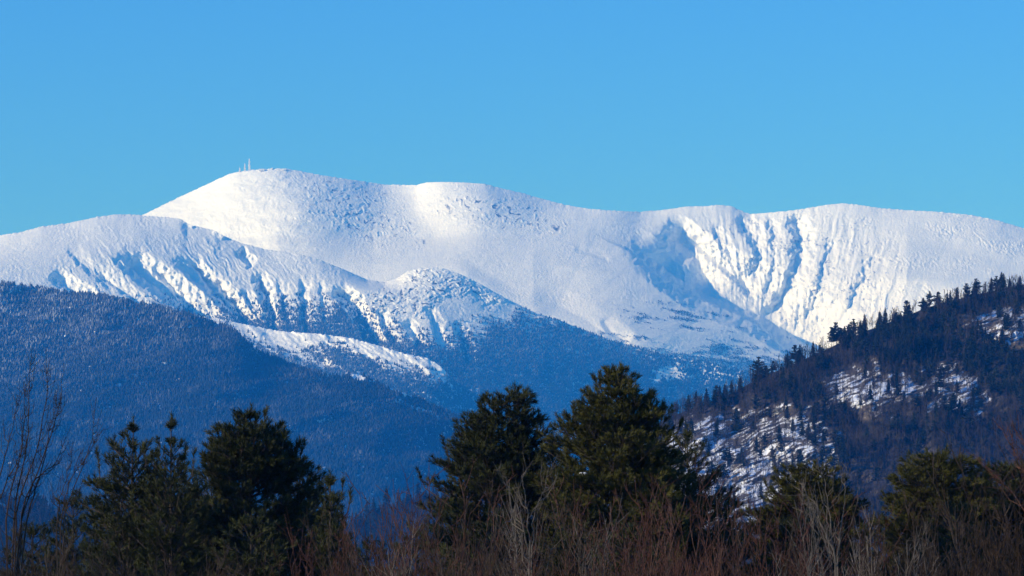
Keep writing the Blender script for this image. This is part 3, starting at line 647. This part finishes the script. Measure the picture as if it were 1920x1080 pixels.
def bank(name, px, py, w, h, dpt, label, dome=False):
    """small rime covered summit building: walls, roof, doorway hood"""
    p = A.sample(px, py + 3); p = at(px, py + h / 2.3 + 1.2, p[1] - 5); e = obj(name, None, None, p); tag(e, label, 'building', 'snowed in summit buildings')
    v = []; q = []
    def bx(x0, x1, y0, y1, z0, z1, tp=0):
        o = len(v); v.extend([(x0, y0, z0), (x1, y0, z0), (x1, y1, z0), (x0, y1, z0), (x0 + tp, y0 + tp, z1), (x1 - tp, y0 + tp, z1), (x1 - tp, y1 - tp, z1), (x0 + tp, y1 - tp, z1)])
        q.extend([(o, o + 1, o + 5, o + 4), (o + 1, o + 2, o + 6, o + 5), (o + 2, o + 3, o + 7, o + 6), (o + 3, o, o + 4, o + 7), (o + 4, o + 5, o + 6, o + 7)])
    bx(-w / 2, w / 2, -dpt / 2, dpt / 2, -3, h * .7, .3); obj('wall', mesh('wall', np.array(v, float), np.array(q), M_RIME), e); v = []; q = []
    bx(-w * .53, w * .53, -dpt * .53, dpt * .53, h * .7, h, w * .12); obj('roof', mesh('roof', np.array(v, float), np.array(q), M_RIME), e); v = []; q = []
    bx(-w * .12, w * .12, -dpt * .6, -dpt * .5, -1, h * .5, .1); obj('porch', mesh('porch', np.array(v, float), np.array(q), M_RIME), e)
bank('summit_building', 491, 315.5, 24, 5.5, 14, 'low wide snow covered building right of the masts')
bank('summit_building', 510, 313.5, 7, 7.5, 7, 'small square snow covered hut on the very top')
bank('summit_building', 532, 315, 17, 6, 12, 'snow covered building at the right end of the summit')

# ------------------------------------------------------------------ foreground pines
def bezier(p0, p1, p2, n):
    return [p0 * (1 - t) ** 2 + p1 * 2 * t * (1 - t) + p2 * t * t for t in np.linspace(0, 1, n)]
def needles(name, N0, ND, NL, m, parent, w=.012):
    n = len(N0); N0 = np.array(N0); ND = np.array(ND); NL = np.array(NL)
    ND /= np.linalg.norm(ND, axis=1, keepdims=True) + 1e-9
    rv = R.normal(0, 1, (n, 3)); s_ = np.cross(ND, rv); s_ /= np.linalg.norm(s_, axis=1, keepdims=True) + 1e-9
    tip = N0 + ND * NL[:, None]; tip[:, 2] -= NL * .12
    V = np.stack([N0 - s_ * w * .5, N0 + s_ * w * .5, tip + s_ * w * .25, tip - s_ * w * .25], 1).reshape(-1, 3)
    return obj(name, mesh(name, V, np.arange(4 * n).reshape(n, 4), m), parent)
def pine_tree(label, Yd, base_px, tops, env, mneedle, dens=1.0, seed=0, group='pines in the foreground', leaders=(), wh=.34, up=1.0, nl=.15, snow=()):
    """env: list of (photo y, photo left, photo right) giving the crown outline; tops: [(photo x, photo y)] the tips of its leaders"""
    rg = np.random.default_rng(seed); pxm = Yd / F
    cx = base_px; bx = at(cx, 1120, Yd)[0]
    root = obj('pine_tree', None, None, (bx, Yd, 0)); tag(root, label, 'pine tree', group)
    toX = lambda px: (px - cx) * pxm; toZ = lambda py: EYE + (1120 - py) * pxm * 1.004
    ez = [toZ(e[0]) for e in env][::-1]; el = [-toX(e[1]) for e in env][::-1]; er = [toX(e[2]) for e in env][::-1]
    TR = Segs(); BR = Segs(); n0 = []; nd = []; nL = []
    def shoot(p, dv, ln, full=False):
        """a leafy shoot: needles spread forward from its last length, a tuft at the tip"""
        dv = dv / np.linalg.norm(dv); mid = p + dv * ln * .5 + rg.normal(0, .01, 3); e = p + dv * ln
        BR.path([p, mid, e], .006, .0035)
        k = int((34 if full else 26) * dens)
        ts = 1 - rg.random(k) ** 1.5 * (.95 if full else .75)
        for t in ts:
            q = p + dv * ln * t; o = rg.normal(0, 1, 3); o -= dv * o.dot(dv); o /= np.linalg.norm(o) + 1e-9
            spread = rg.uniform(.25, .9) if t > .85 else rg.uniform(.4, .85)
            n0.append(q); nd.append(dv + o * spread); nL.append(nl * rg.uniform(.7, 1.1))
    def branch(c, az, L_, rise):
        dv = np.array([math.cos(az), math.sin(az), 0.])
        tip = c + dv * L_ + np.array([0, 0, rise]); mid = c + dv * L_ * .55 + np.array([0, 0, rise * .38 + rg.normal(0, .04)])
        pts = bezier(c, mid, tip, 6); BR.path(pts, .012 + L_ * .010, .006)
        ns = max(2, int(L_ / .15))
        for j in range(ns):
            t = .18 + .82 * (j + rg.random()) / ns; k = min(t, .999) * 5; p = pts[int(k)] + (pts[int(k) + 1] - pts[int(k)]) * (k % 1)
            tang = pts[int(k) + 1] - pts[int(k)]; tang /= np.linalg.norm(tang)
            sd_ = np.array([-dv[1], dv[0], 0]) * (1 if j % 2 else -1) * rg.uniform(.4, 1.1)
            d2 = tang * .8 + sd_ + np.array([0, 0, rg.uniform(.1, .8) * up]); d2 /= np.linalg.norm(d2)
            l2 = rg.uniform(.10, .30) * min(1.3, .6 + L_ * .35) * (1.25 - t * .5)
            e = p + d2 * l2; BR.path([p, e], .007, .005)
            shoot(e, d2 + np.array([0, 0, .45 * up]), rg.uniform(.12, .2))
            ext = .30 * L_ * (1.05 - t)
            if ext > .12:
                d3 = d2 + rg.normal(0, .15, 3); d3 /= np.linalg.norm(d3); e3 = e + d3 * ext; BR.path([e, e3], .005, .004)
                for u in np.arange(.1, ext, .13): shoot(e + d3 * u, d3 + rg.normal(0, .5, 3) + np.array([0, 0, .3 * up]), rg.uniform(.1, .18))
                shoot(e3, d3 + np.array([0, 0, .3 * up]), .16)
            if rg.random() < .6: shoot(p + d2 * l2 * .5, d2 + rg.normal(0, .45, 3) + np.array([0, 0, .35 * up]), rg.uniform(.10, .17))
        shoot(pts[-1], tip - mid + np.array([0, 0, .12 * up]), rg.uniform(.15, .24), True)
    zt_all = max(toZ(t[1]) for t in tops)
    for q, (tx, ty) in enumerate(tops):
        ztop = toZ(ty); z0 = 0 if q == 0 else ztop - (2.2 if len(tops) < 4 else 1.6); x_t = toX(tx); xs = 0 if q == 0 else x_t * .35; yo = 0 if q == 0 else rg.normal(0, .3)
        ax = lambda z, z0=z0, ztop=ztop, x_t=x_t, xs=xs, yo=yo: np.array([xs + (x_t - xs) * sstep(0, 1, np.clip((z - z0) / (ztop - z0), 0, 1)) ** .9, yo * min(1, (z - z0) / 1.0 + .2), z])
        zz = np.linspace(z0, ztop - .1, 12); TR.path([ax(z) for z in zz], .085 if q == 0 else .035, .008)
        shoot(ax(ztop - .26), np.array([rg.normal(0, .06), 0, 1.]), .26, True); shoot(ax(ztop - .45), np.array([rg.normal(0, .06), 0, 1.]), .2, True)
        for i in range(4):
            a = rg.random() * 6.28; shoot(ax(ztop - .32), np.array([math.cos(a) * .6, math.sin(a) * .6, .9]), rg.uniform(.12, .2), True)
        z = ztop - .38
        zlow = (.9 if q == 0 else z0 + .2)
        while z > zlow:
            nb = int(rg.integers(5, 8)); a0 = rg.random() * 6.28; c = ax(z)
            for i in range(nb):
                az = a0 + i * 6.283 / nb + rg.normal(0, .25)
                depth_top = ztop - z; rise = min(.75, .25 + depth_top * .16) * rg.uniform(.6, 1.25) * up
                zt = z + rise * .9; s_ = math.cos(az)
                Lr = np.interp(zt, ez, er) - c[0]; Ll = np.interp(zt, ez, el) + c[0]
                L_ = (Lr if s_ > 0 else Ll) * abs(s_) + .5 * (np.interp(zt, ez, er) + np.interp(zt, ez, el)) * (1 - abs(s_))
                if q: L_ = min(L_, .35 + depth_top * .6)
                L_ = max(.10, L_ * rg.choice([rg.uniform(.55, .85), rg.uniform(.85, 1.15)]) - .07)
                if L_ < .16: shoot(c, np.array([math.cos(az) * .7, math.sin(az) * .7, .8]), .14, True); continue
                branch(c, az, L_, min(rise, L_ * 1.1))
            z -= wh * rg.uniform(.7, 1.1) * (1 if ztop - z < 1.5 else .72)
    for (lx, ly, ll) in leaders:                      # upright shoots that stick out of the outline
        t = np.array([toX(lx), rg.normal(0, .3), toZ(ly)]); b = t - np.array([rg.normal(0, .05) + toX(cx + (lx - cx) * .12) * .6, 0, ll])
        tk = np.array([0, 0, max(.5, b[2] - abs(b[0]) * .6 - .1)]); BR.path([tk, (tk + b) / 2 + np.array([0, 0, -.06]), b], .020, .016); BR.path([b, (b + t) / 2 + [.01, 0, .03], t - [0, 0, .1]], .016, .006)
        n = max(1, int(ll / .2))
        for i in range(n): p = b + (t - b) * ((i + .6) / n); shoot(p, (t - b) + rg.normal(0, .05, 3), min(.2, ll / n), True)
        shoot(t - (t - b) / ll * .16, (t - b), .16, True)
    obj('trunk', TR.mesh('trunk', M_BARK, 7), root); obj('branches', BR.mesh('branches', M_BARK, 3), root)
    needles('crown', n0, nd, nL, mneedle, root)
    for (sx, sy, sw) in snow:
        sg = []; V = []; T = []
        for k in range(5):
            c = np.array([toX(sx) + rg.normal(0, sw * .5), -.9 + rg.normal(0, .06), toZ(sy) + rg.normal(0, sw * .15)]); rr = sw * rg.uniform(.3, .6); o = len(V)
            for a in range(8):
                for b in range(5):
                    th = a / 8 * 6.283; ph = b / 4 * math.pi; j = 1 + rg.normal(0, .14)
                    V.append(c + rr * j * np.array([math.cos(th) * math.sin(ph) * 1.4, math.sin(th) * math.sin(ph), math.cos(ph) * .5]))
            for a in range(8):
                for b in range(4): T.append((o + a * 5 + b, o + a * 5 + b + 1, o + ((a + 1) % 8) * 5 + b + 1, o + ((a + 1) % 8) * 5 + b))
        obj('snow_clump', mesh('snow_clump', np.array(V), np.array(T), M_SNOWC, None, True), root)
    print('pine', label[:30], len(n0))
    return root
pine_tree('thin young pine with one tufted leaning tip, leftmost of the pines', 86, 236, [(247, 786)], [(786, 240, 252), (815, 222, 262), (850, 195, 290), (880, 168, 305), (920, 152, 320), (1000, 150, 310), (1120, 150, 320)], M_NEEDLE, 1, 1, leaders=[(177, 850, .7), (212, 862, .5)], wh=.40)
pine_tree('slender pine with a tall straight tip, second pine from the left', 85, 322, [(318, 780)], [(780, 312, 324), (830, 300, 338), (870, 275, 360), (910, 262, 380), (960, 250, 400), (1120, 250, 390)], M_NEEDLE, 1, 2, leaders=[(270, 845, .4), (366, 852, .6), (345, 842, .5)], wh=.40)
pine_tree('broad dense pine with many upright candles, widest in the left pine group', 88, 470, [(467, 762), (430, 808), (500, 800), (405, 830), (540, 838)], [(762, 462, 472), (790, 440, 500), (820, 405, 540), (860, 385, 560), (900, 370, 590), (960, 355, 610), (1040, 340, 625), (1120, 340, 640)], M_NEEDLE, 1.1, 3, leaders=[(444, 783, .45), (405, 806, .5), (418, 818, .4), (492, 776, .35), (478, 780, .3), (532, 816, .4), (565, 838, .4), (392, 834, .4), (552, 842, .4), (456, 796, .3)], wh=.30)
pine_tree('narrow dark pine at the right end of the left pine group', 84, 625, [(618, 884)], [(884, 612, 625), (920, 602, 640), (950, 596, 655), (1000, 590, 662), (1120, 585, 665)], M_NEEDLE, 1, 4, leaders=[(657, 926, .45), (640, 905, .3)], wh=.36)
pine_tree('twin topped dark pine left of the tallest pine', 92, 940, [(925, 745), (974, 736), (900, 790)], [(736, 918, 985), (765, 895, 1000), (800, 862, 1026), (850, 838, 1048), (880, 808, 1062), (920, 800, 1070), (1000, 795, 1070), (1120, 790, 1080)], M_NEEDLE, 1.0, 5, leaders=[(866, 806, .35), (1016, 790, .4), (990, 752, .3), (832, 832, .4), (785, 888, .4), (838, 850, .3), (905, 752, .3)], wh=.34, snow=[(1028, 918, .09), (1036, 905, .06)])
pine_tree('tallest pine, olive green with a ragged top, centre right', 90, 1170, [(1141, 697), (1166, 700), (1215, 745), (1085, 770)], [(697, 1132, 1172), (730, 1108, 1200), (770, 1085, 1235), (820, 1040, 1275), (860, 1022, 1310), (900, 1010, 1345), (950, 1000, 1360), (1010, 1000, 1380), (1120, 1000, 1390)], M_NEEDLE2, 1.1, 6, leaders=[(1126, 706, .3), (1184, 722, .3), (1222, 742, .35), (1108, 738, .3), (1075, 768, .45), (1048, 785, .4), (1243, 760, .3), (1280, 790, .45), (1152, 704, .3)], wh=.31, snow=[(1092, 893, .09), (1210, 838, .05)])
pine_tree('sparse dark pine right beside the tallest one, half hiding the snowy ledges', 95, 1305, [(1290, 800)], [(800, 1280, 1300), (840, 1262, 1325), (880, 1262, 1335), (920, 1262, 1365), (970, 1262, 1400), (1040, 1262, 1420), (1120, 1262, 1430)], M_NEEDLE, .9, 7, wh=.42)
pine_tree('rounded yellowish pine below the snowy ledges', 100, 1520, [(1532, 868), (1500, 884), (1560, 900)], [(868, 1510, 1545), (885, 1478, 1562), (910, 1445, 1585), (940, 1420, 1605), (990, 1400, 1625), (1120, 1390, 1640)], M_NEEDLE2, 1.1, 8, wh=.30, up=.8, leaders=[(1438, 905, .3)])
pine_tree('broad rounded pine near the right edge', 98, 1770, [(1762, 846), (1725, 870), (1800, 866)], [(846, 1745, 1785), (870, 1700, 1830), (900, 1678, 1855), (940, 1672, 1870), (1000, 1660, 1880), (1120, 1650, 1890)], M_NEEDLE2, 1.1, 9, wh=.30, up=.7, leaders=[(1690, 884, .3), (1680, 900, .3)])
pine_tree('dark pine at the right edge behind brown twigs', 101, 1880, [(1858, 872), (1905, 870)], [(870, 1840, 1920), (900, 1825, 1950), (950, 1810, 1980), (1120, 1800, 1990)], M_NEEDLE, 1.1, 10, wh=.32, up=.7)

for px, ty, Yd, w, lab in [(215, 895, 98, 75, 'low bushy pine at the foot of the leftmost thin pine'), (345, 884, 99, 80, 'low bushy pine behind the slender pine'), (470, 960, 84, 100, 'low spreading pine before the broad dense pine'), (600, 960, 99, 70, 'low pine behind the narrow dark pine'), (930, 960, 86, 100, 'low spreading pine before the twin topped pine'), (1090, 940, 88, 90, 'low spreading pine at the left foot of the tallest pine'), (1180, 985, 84, 90, 'low spreading pine right before the tallest pine'), (1520, 960, 94, 100, 'low spreading pine before the rounded yellowish pine'), (1800, 950, 94, 110, 'low spreading pine before the broad rounded pine'), (60, 985, 104, 90, 'low dark pine behind the bare tree at the left edge'), (135, 925, 101, 60, 'small dark pine between the edge tree and the leftmost thin pine'), (285, 905, 96, 70, 'low bushy pine filling the gap between the two thin pines'), (395, 862, 97, 78, 'low pine tucked against the left flank of the broad dense pine'),
   (566, 868, 97, 82, 'low pine tucked against the right flank of the broad dense pine'), (850, 925, 102, 70, 'low pine under the left boughs of the twin topped pine'), (1036, 818, 97, 75, 'low pine between the twin topped pine and the tallest one'), (1230, 900, 103, 90, 'dark low pine behind the right foot of the tallest pine'),
   (1370, 985, 104, 80, 'low pine below the snowy ledges, mostly hidden by red twigs'), (1440, 960, 105, 70, 'low dark pine at the left foot of the rounded yellowish pine'), (1640, 965, 104, 80, 'low dark pine at the right foot of the rounded yellowish pine'), (1700, 940, 104, 70, 'low pine at the left foot of the broad rounded pine'), (690, 1010, 106, 90, 'lowest pine in the gap between the two pine groups'), (780, 985, 104, 80, 'low pine right of the gap between the pine groups')]:
    pine_tree(lab, Yd, px, [(px, ty)], [(ty, px - 5, px + 5), (ty + 30, px - w * .45, px + w * .45), (ty + 80, px - w * .8, px + w * .8), (1130, px - w, px + w)], M_NEEDLE, .9, int(px), 'low pines under the taller ones', wh=.36, up=.8)
# ------------------------------------------------------------------ bare shrubs and trees of the foreground
def shrub_parts(rng, h, nst, spread, fine=1.0, r0=.014, side=9):
    sg = Segs()
    for s_ in range(nst):
        az = rng.random() * 6.283; out = spread * rng.uniform(.15, 1) ; H = h * rng.uniform(.6, 1) if s_ else h
        b = np.array([math.cos(az), math.sin(az), 0]) * rng.uniform(0, .25)
        tip = np.array([math.cos(az) * out, math.sin(az) * out, H]); mid = b + (tip - b) * .5 + np.array([0, 0, H * .06]) + rng.normal(0, .08, 3)
        n = 9; pts = [p + rng.normal(0, .018, 3) * (i > 0) for i, p in enumerate(bezier(b, mid, tip, n))]
        sg.path(pts, r0 * rng.uniform(.7, 1.2), .0030)
        for j in range(side):
            t = rng.uniform(.25, .97); k = t * (n - 1); i = int(k); p = pts[i] + (pts[min(i + 1, n - 1)] - pts[i]) * (k - i)
            tang = pts[min(i + 1, n - 1)] - pts[i]; tang /= np.linalg.norm(tang) + 1e-9
            o = rng.normal(0, 1, 3); o[2] *= .3; o /= np.linalg.norm(o)
            L_ = H * rng.uniform(.08, .26) * (1.25 - t)  + .08; d1 = tang * .9 + o * .6
            q = p + d1 * L_ * .5; e = q + (d1 + [0, 0, .45]) * L_ * .5; sg.path([p, q, e], .0062, .0026)
            for m in range(int(3 * fine)):
                u = rng.uniform(.3, 1); p2 = p + (e - p) * u; o2 = rng.normal(0, .55, 3); l3 = L_ * rng.uniform(.2, .5)
                sg.path([p2, p2 + (d1 + o2 + [0, 0, .2]) * l3], .0036, .0020)
    return sg
rng = np.random.default_rng(23)
KINDS = {'red': (M_TWIGRED, 3.2, 11, 1.0, 1.2, .010, 8), 'brown': (M_TWIGBRN, 3.0, 12, 1.2, 1.4, .009, 10), 'pale': (M_TWIGGREY, 3.0, 6, .6, .8, .012, 9)}
SH = {k: [shrub_parts(rng, v[1], v[2], v[3], v[4], v[5], v[6]).mesh('bare_shrub', v[0], 4) for _ in range(4)] for k, v in KINDS.items()}
LM = [(0, 'below the bare tree at the left edge'), (170, 'below the leftmost thin pine'), (330, 'in front of the slender pine'), (470, 'in front of the broad dense pine'), (600, 'in front of the narrow dark pine'), (720, 'in the gap between the pine groups'),
 (850, 'before the low left boughs of the twin topped pine'), (950, 'in front of the twin topped pine'), (1050, 'between the twin topped pine and the tallest pine'), (1170, 'in front of the tallest pine'), (1300, 'in front of the sparse dark pine'),
 (1410, 'below the snowy ledges'), (1520, 'in front of the rounded yellowish pine'), (1640, 'between the two rounded pines'), (1770, 'in front of the broad rounded pine'), (1890, 'in the bottom right corner')]
WORD = {'red': 'reddish bare shrub', 'brown': 'dull brown shrub', 'pale': 'pale stemmed shrub'}
spots = []     # (px, tip py, distance, kind)
for px, ty, Yd, k in [(20, 940, 60, 'brown'), (90, 960, 62, 'brown'), (170, 985, 58, 'brown'), (255, 975, 60, 'brown'), (330, 985, 57, 'brown'), (400, 1000, 60, 'brown'), (470, 1010, 58, 'brown'), (540, 1005, 61, 'red'), (610, 950, 59, 'red'), (655, 985, 62, 'brown'),
  (700, 915, 63, 'red'), (735, 885, 66, 'red'), (745, 985, 58, 'pale'), (795, 920, 60, 'red'), (840, 960, 58, 'brown'), (870, 900, 63, 'red'), (905, 985, 57, 'brown'), (945, 920, 60, 'brown'), (985, 900, 60, 'pale'), (1010, 940, 63, 'red'), (1050, 960, 57, 'brown'),
  (1090, 900, 62, 'red'), (1105, 940, 58, 'pale'), (1150, 950, 60, 'red'), (1185, 905, 63, 'red'), (1225, 885, 61, 'red'), (1260, 960, 58, 'red'), (1285, 890, 65, 'red'), (1325, 930, 60, 'red'), (1365, 960, 62, 'red'), (1400, 985, 58, 'brown'), (1440, 935, 61, 'red'),
  (1480, 920, 60, 'red'), (1510, 960, 56, 'pale'), (1535, 925, 63, 'red'), (1565, 900, 60, 'pale'), (1600, 935, 62, 'red'), (1625, 965, 57, 'pale'), (1660, 940, 61, 'brown'), (1690, 980, 57, 'pale'), (1720, 960, 60, 'brown'), (1760, 990, 59, 'brown'), (1800, 960, 60, 'brown'), (1845, 930, 62, 'brown'), (1890, 880, 61, 'brown'), (1930, 850, 60, 'brown'),
  (60, 1010, 50, 'brown'), (210, 1020, 50, 'brown'), (370, 1030, 50, 'brown'), (560, 1030, 50, 'red'), (690, 1020, 51, 'brown'), (880, 1030, 50, 'brown'), (1020, 1020, 51, 'red'), (1160, 1025, 50, 'brown'), (1300, 1020, 51, 'red'), (1460, 1020, 50, 'red'), (1590, 1030, 50, 'brown'), (1740, 1030, 51, 'brown'), (1870, 1010, 50, 'brown')]:
    spots.append((px, ty + (45 if px < 600 and Yd > 55 else 0), Yd, k))
cnt = {}
from collections import defaultdict
bucket = defaultdict(list)
for s_ in spots:
    lm = min(LM, key=lambda l: abs(l[0] - s_[0]))[1]; bucket[(s_[3], lm)].append(s_)
for (k, lm), ss in bucket.items():
    ss = sorted(ss, key=lambda s_: s_[1]); n = len(ss)
    sizes = {1: [''], 2: ['taller ', 'shorter '], 3: ['tallest ', 'middling ', 'lowest '], 4: ['tallest ', 'second tallest ', 'second lowest ', 'lowest ']}[min(n, 4)]
    for i, (px, ty, Yd, _) in enumerate(ss):
        base = KINDS[k][1]; h = EYE + (1120 - ty) * Yd / F; vari = i % 4
        e = obj('bare_shrub', SH[k][int(R.integers(0, 4))], None, (at(px, 1100, Yd)[0], Yd, 0)); s0 = h / base; e.scale = (s0 * 1.0, s0 * 1.0, s0); e.rotation_euler = (0, 0, R.random() * 6.28)
        tag(e, (sizes[min(i, 3)] if n > 1 else '') + WORD[k] + ' ' + lm, 'shrub', 'bare shrubs along the bottom of the picture')
# brush between and below the shrubs
n = 1700; bx_ = R.uniform(-13, 13, n); by_ = R.uniform(52, 88, n); hh = R.uniform(.8, 1.8, n) * np.where(bx_ / by_ * F + 960 < 620, .75, 1.0) * (1 + .3 * fbm(bx_ / 2, by_ / 5, 201, 2)); a_ = []; b_ = []; r_ = []
lean = R.normal(0, .22, (n, 2))
p0 = np.stack([bx_, by_, bx_ * 0], -1); p1 = p0 + np.stack([lean[:, 0] * hh * .5, lean[:, 1] * hh * .5, hh * .6], -1); p2 = p1 + np.stack([lean[:, 0] * hh * .4, lean[:, 1] * hh * .3, hh * .4], -1)
SA = [p0, p1]; SB = [p1, p2]; RA = [np.full(n, .007), np.full(n, .005)]; RB = [np.full(n, .005), np.full(n, .002)]
for k in range(7):
    t = R.uniform(.2, .95, n)[:, None]; q = p1 + (p2 - p1) * t if k % 2 else p0 + (p1 - p0) * (.4 + .6 * t); dd = R.normal(0, .3, (n, 3)) + [0, 0, .6]
    SA.append(q); SB.append(q + dd * hh[:, None] * .3); RA.append(np.full(n, .0038)); RB.append(np.full(n, .0018))
v_, q_ = prisms(np.concatenate(SA), np.concatenate(SB), np.concatenate(RA), np.concatenate(RB), 3)
tag(obj('undergrowth', mesh('undergrowth', v_, q_, M_TWIGBRN)), 'dense brown winter brush along the bottom of the picture', 'undergrowth', kind='stuff')
# bare young trees: explicit stems at the left, fan of upswept branches
def bare_tree(label, Yd, base_px, stems, m, seed, r0=.022, side=14):
    """stems: lists of photo points from low to tip"""
    rg = np.random.default_rng(seed); pxm = Yd / F; bx = at(base_px, 1120, Yd)[0]
    root = obj('bare_young_tree', None, None, (bx, Yd, 0)); tag(root, label, 'bare tree', 'bare trees at the picture edges')
    TR = Segs(); TW = Segs()
    for st in stems:
        yo = rg.normal(0, .25)
        P = [np.array([0., 0, 0])] + [np.array([(x - base_px) * pxm, yo * (i + 1) / len(st), EYE + (1120 - y) * pxm]) for i, (x, y) in enumerate(st)]
        # densify
        t = np.linspace(0, len(P) - 1, 22); Pa = np.array(P); pts = [np.array([np.interp(q, range(len(P)), Pa[:, j]) for j in range(3)]) + rg.normal(0, .010, 3) for q in t]
        TR.path(pts, r0, .0035)
        for j in range(side):
            q = rg.uniform(.2, .96) * 21; i = int(q); p = pts[i]; tang = pts[i + 1] - pts[i]; tang /= np.linalg.norm(tang)
            o = np.array([rg.choice([-1, 1]) * rg.uniform(.5, 1), rg.normal(0, .6), 0]); L_ = rg.uniform(.25, .75) * (1.25 - q / 21)
            p1 = p + (tang * .6 + o * .8) * L_ * .4; p2 = p1 + (tang * .9 + o * .35 + [0, 0, .35]) * L_ * .6; TW.path([p, p1, p2], .0075, .003)
            for k in range(4):
                u = rg.random(); s_ = p + (p2 - p) * u if u < .5 else p1 + (p2 - p1) * u; TW.path([s_, s_ + (tang + rg.normal(0, .55, 3)) * rg.uniform(.06, .22)], .004, .002)
    obj('trunk', TR.mesh('trunk', m, 5), root); obj('twigs', TW.mesh('twigs', m, 3), root)
bare_tree('tall bare tree with upswept dark branches at the left edge', 70, 20, [[(25, 960), (50, 820), (52, 740), (57, 655)], [(30, 950), (70, 840), (88, 740), (85, 652)], [(40, 950), (80, 850), (105, 770), (113, 680)], [(10, 960), (40, 850), (46, 790), (44, 720)], [(50, 960), (75, 880), (90, 800), (102, 745)], [(35, 980), (60, 900), (100, 870), (128, 800)]], M_TWIGBRN, 41, side=18)
bare_tree('thin bare sapling with one curved stem between the edge tree and the first pine', 72, 110, [[(118, 960), (150, 880), (170, 820), (175, 745)], [(112, 970), (130, 900), (160, 860), (190, 795)], [(105, 980), (110, 930), (128, 880), (132, 830)]], M_TWIGBRN, 42, .016, 12)
bare_tree('bare branches reaching in at the far left edge above the shrubs', 68, -30, [[(-20, 960), (5, 860), (20, 800), (28, 742)], [(-20, 980), (10, 900), (30, 860), (40, 800)]], M_TWIGBRN, 43, .02, 12)
bare_tree('brown twiggy tree leaning in from the right edge', 74, 1950, [[(1940, 960), (1925, 880), (1900, 830), (1880, 792)], [(1945, 950), (1935, 860), (1918, 810), (1912, 760)], [(1940, 980), (1900, 920), (1860, 880), (1832, 850)], [(1945, 960), (1928, 900), (1905, 860), (1895, 800)]], M_TWIGRED, 44, .018, 20)
bare_tree('pale forked sapling in front of the gap left of the tallest pine', 56, 995, [[(992, 1040), (975, 960), (955, 920), (945, 885)], [(996, 1040), (1002, 960), (1020, 920), (1030, 880)], [(994, 1060), (990, 980), (985, 930), (978, 890)]], M_TWIGGREY, 45, .010, 8)
bare_tree('pale forked sapling in front of the rounded yellowish pine', 55, 1570, [[(1566, 1040), (1540, 985), (1510, 930), (1500, 900)], [(1572, 1050), (1580, 980), (1590, 920), (1588, 880)], [(1568, 1060), (1556, 960), (1545, 900), (1540, 870)]], M_TWIGGREY, 46, .012, 8)

# ------------------------------------------------------------------ haze
hv = [(x, y, z) for x in (-7000, 7000) for y in (-1500, 17500) for z in (-3, 2050)]
hq = [(0, 1, 3, 2), (4, 6, 7, 5), (0, 4, 5, 1), (2, 3, 7, 6), (0, 2, 6, 4), (1, 5, 7, 3)]
mh = bpy.data.materials.new('haze'); mh.use_nodes = True; n = mh.node_tree; n.nodes.clear()
pv = n.nodes.new('ShaderNodeVolumePrincipled'); pv.inputs['Density'].default_value = HAZE_DENSITY; pv.inputs['Color'].default_value = HAZE_COLOR
pv.inputs['Absorption Color'].default_value = (0.8, 0.8, 0.8, 1); pv.inputs['Anisotropy'].default_value = 0.0
oo = n.nodes.new('ShaderNodeOutputMaterial'); n.links.new(pv.outputs[0], oo.inputs['Volume'])
tag(obj('haze', mesh('haze', np.array(hv, float), np.array(hq), mh)), 'thin blue haze in front of the far mountains', 'haze', kind='stuff')
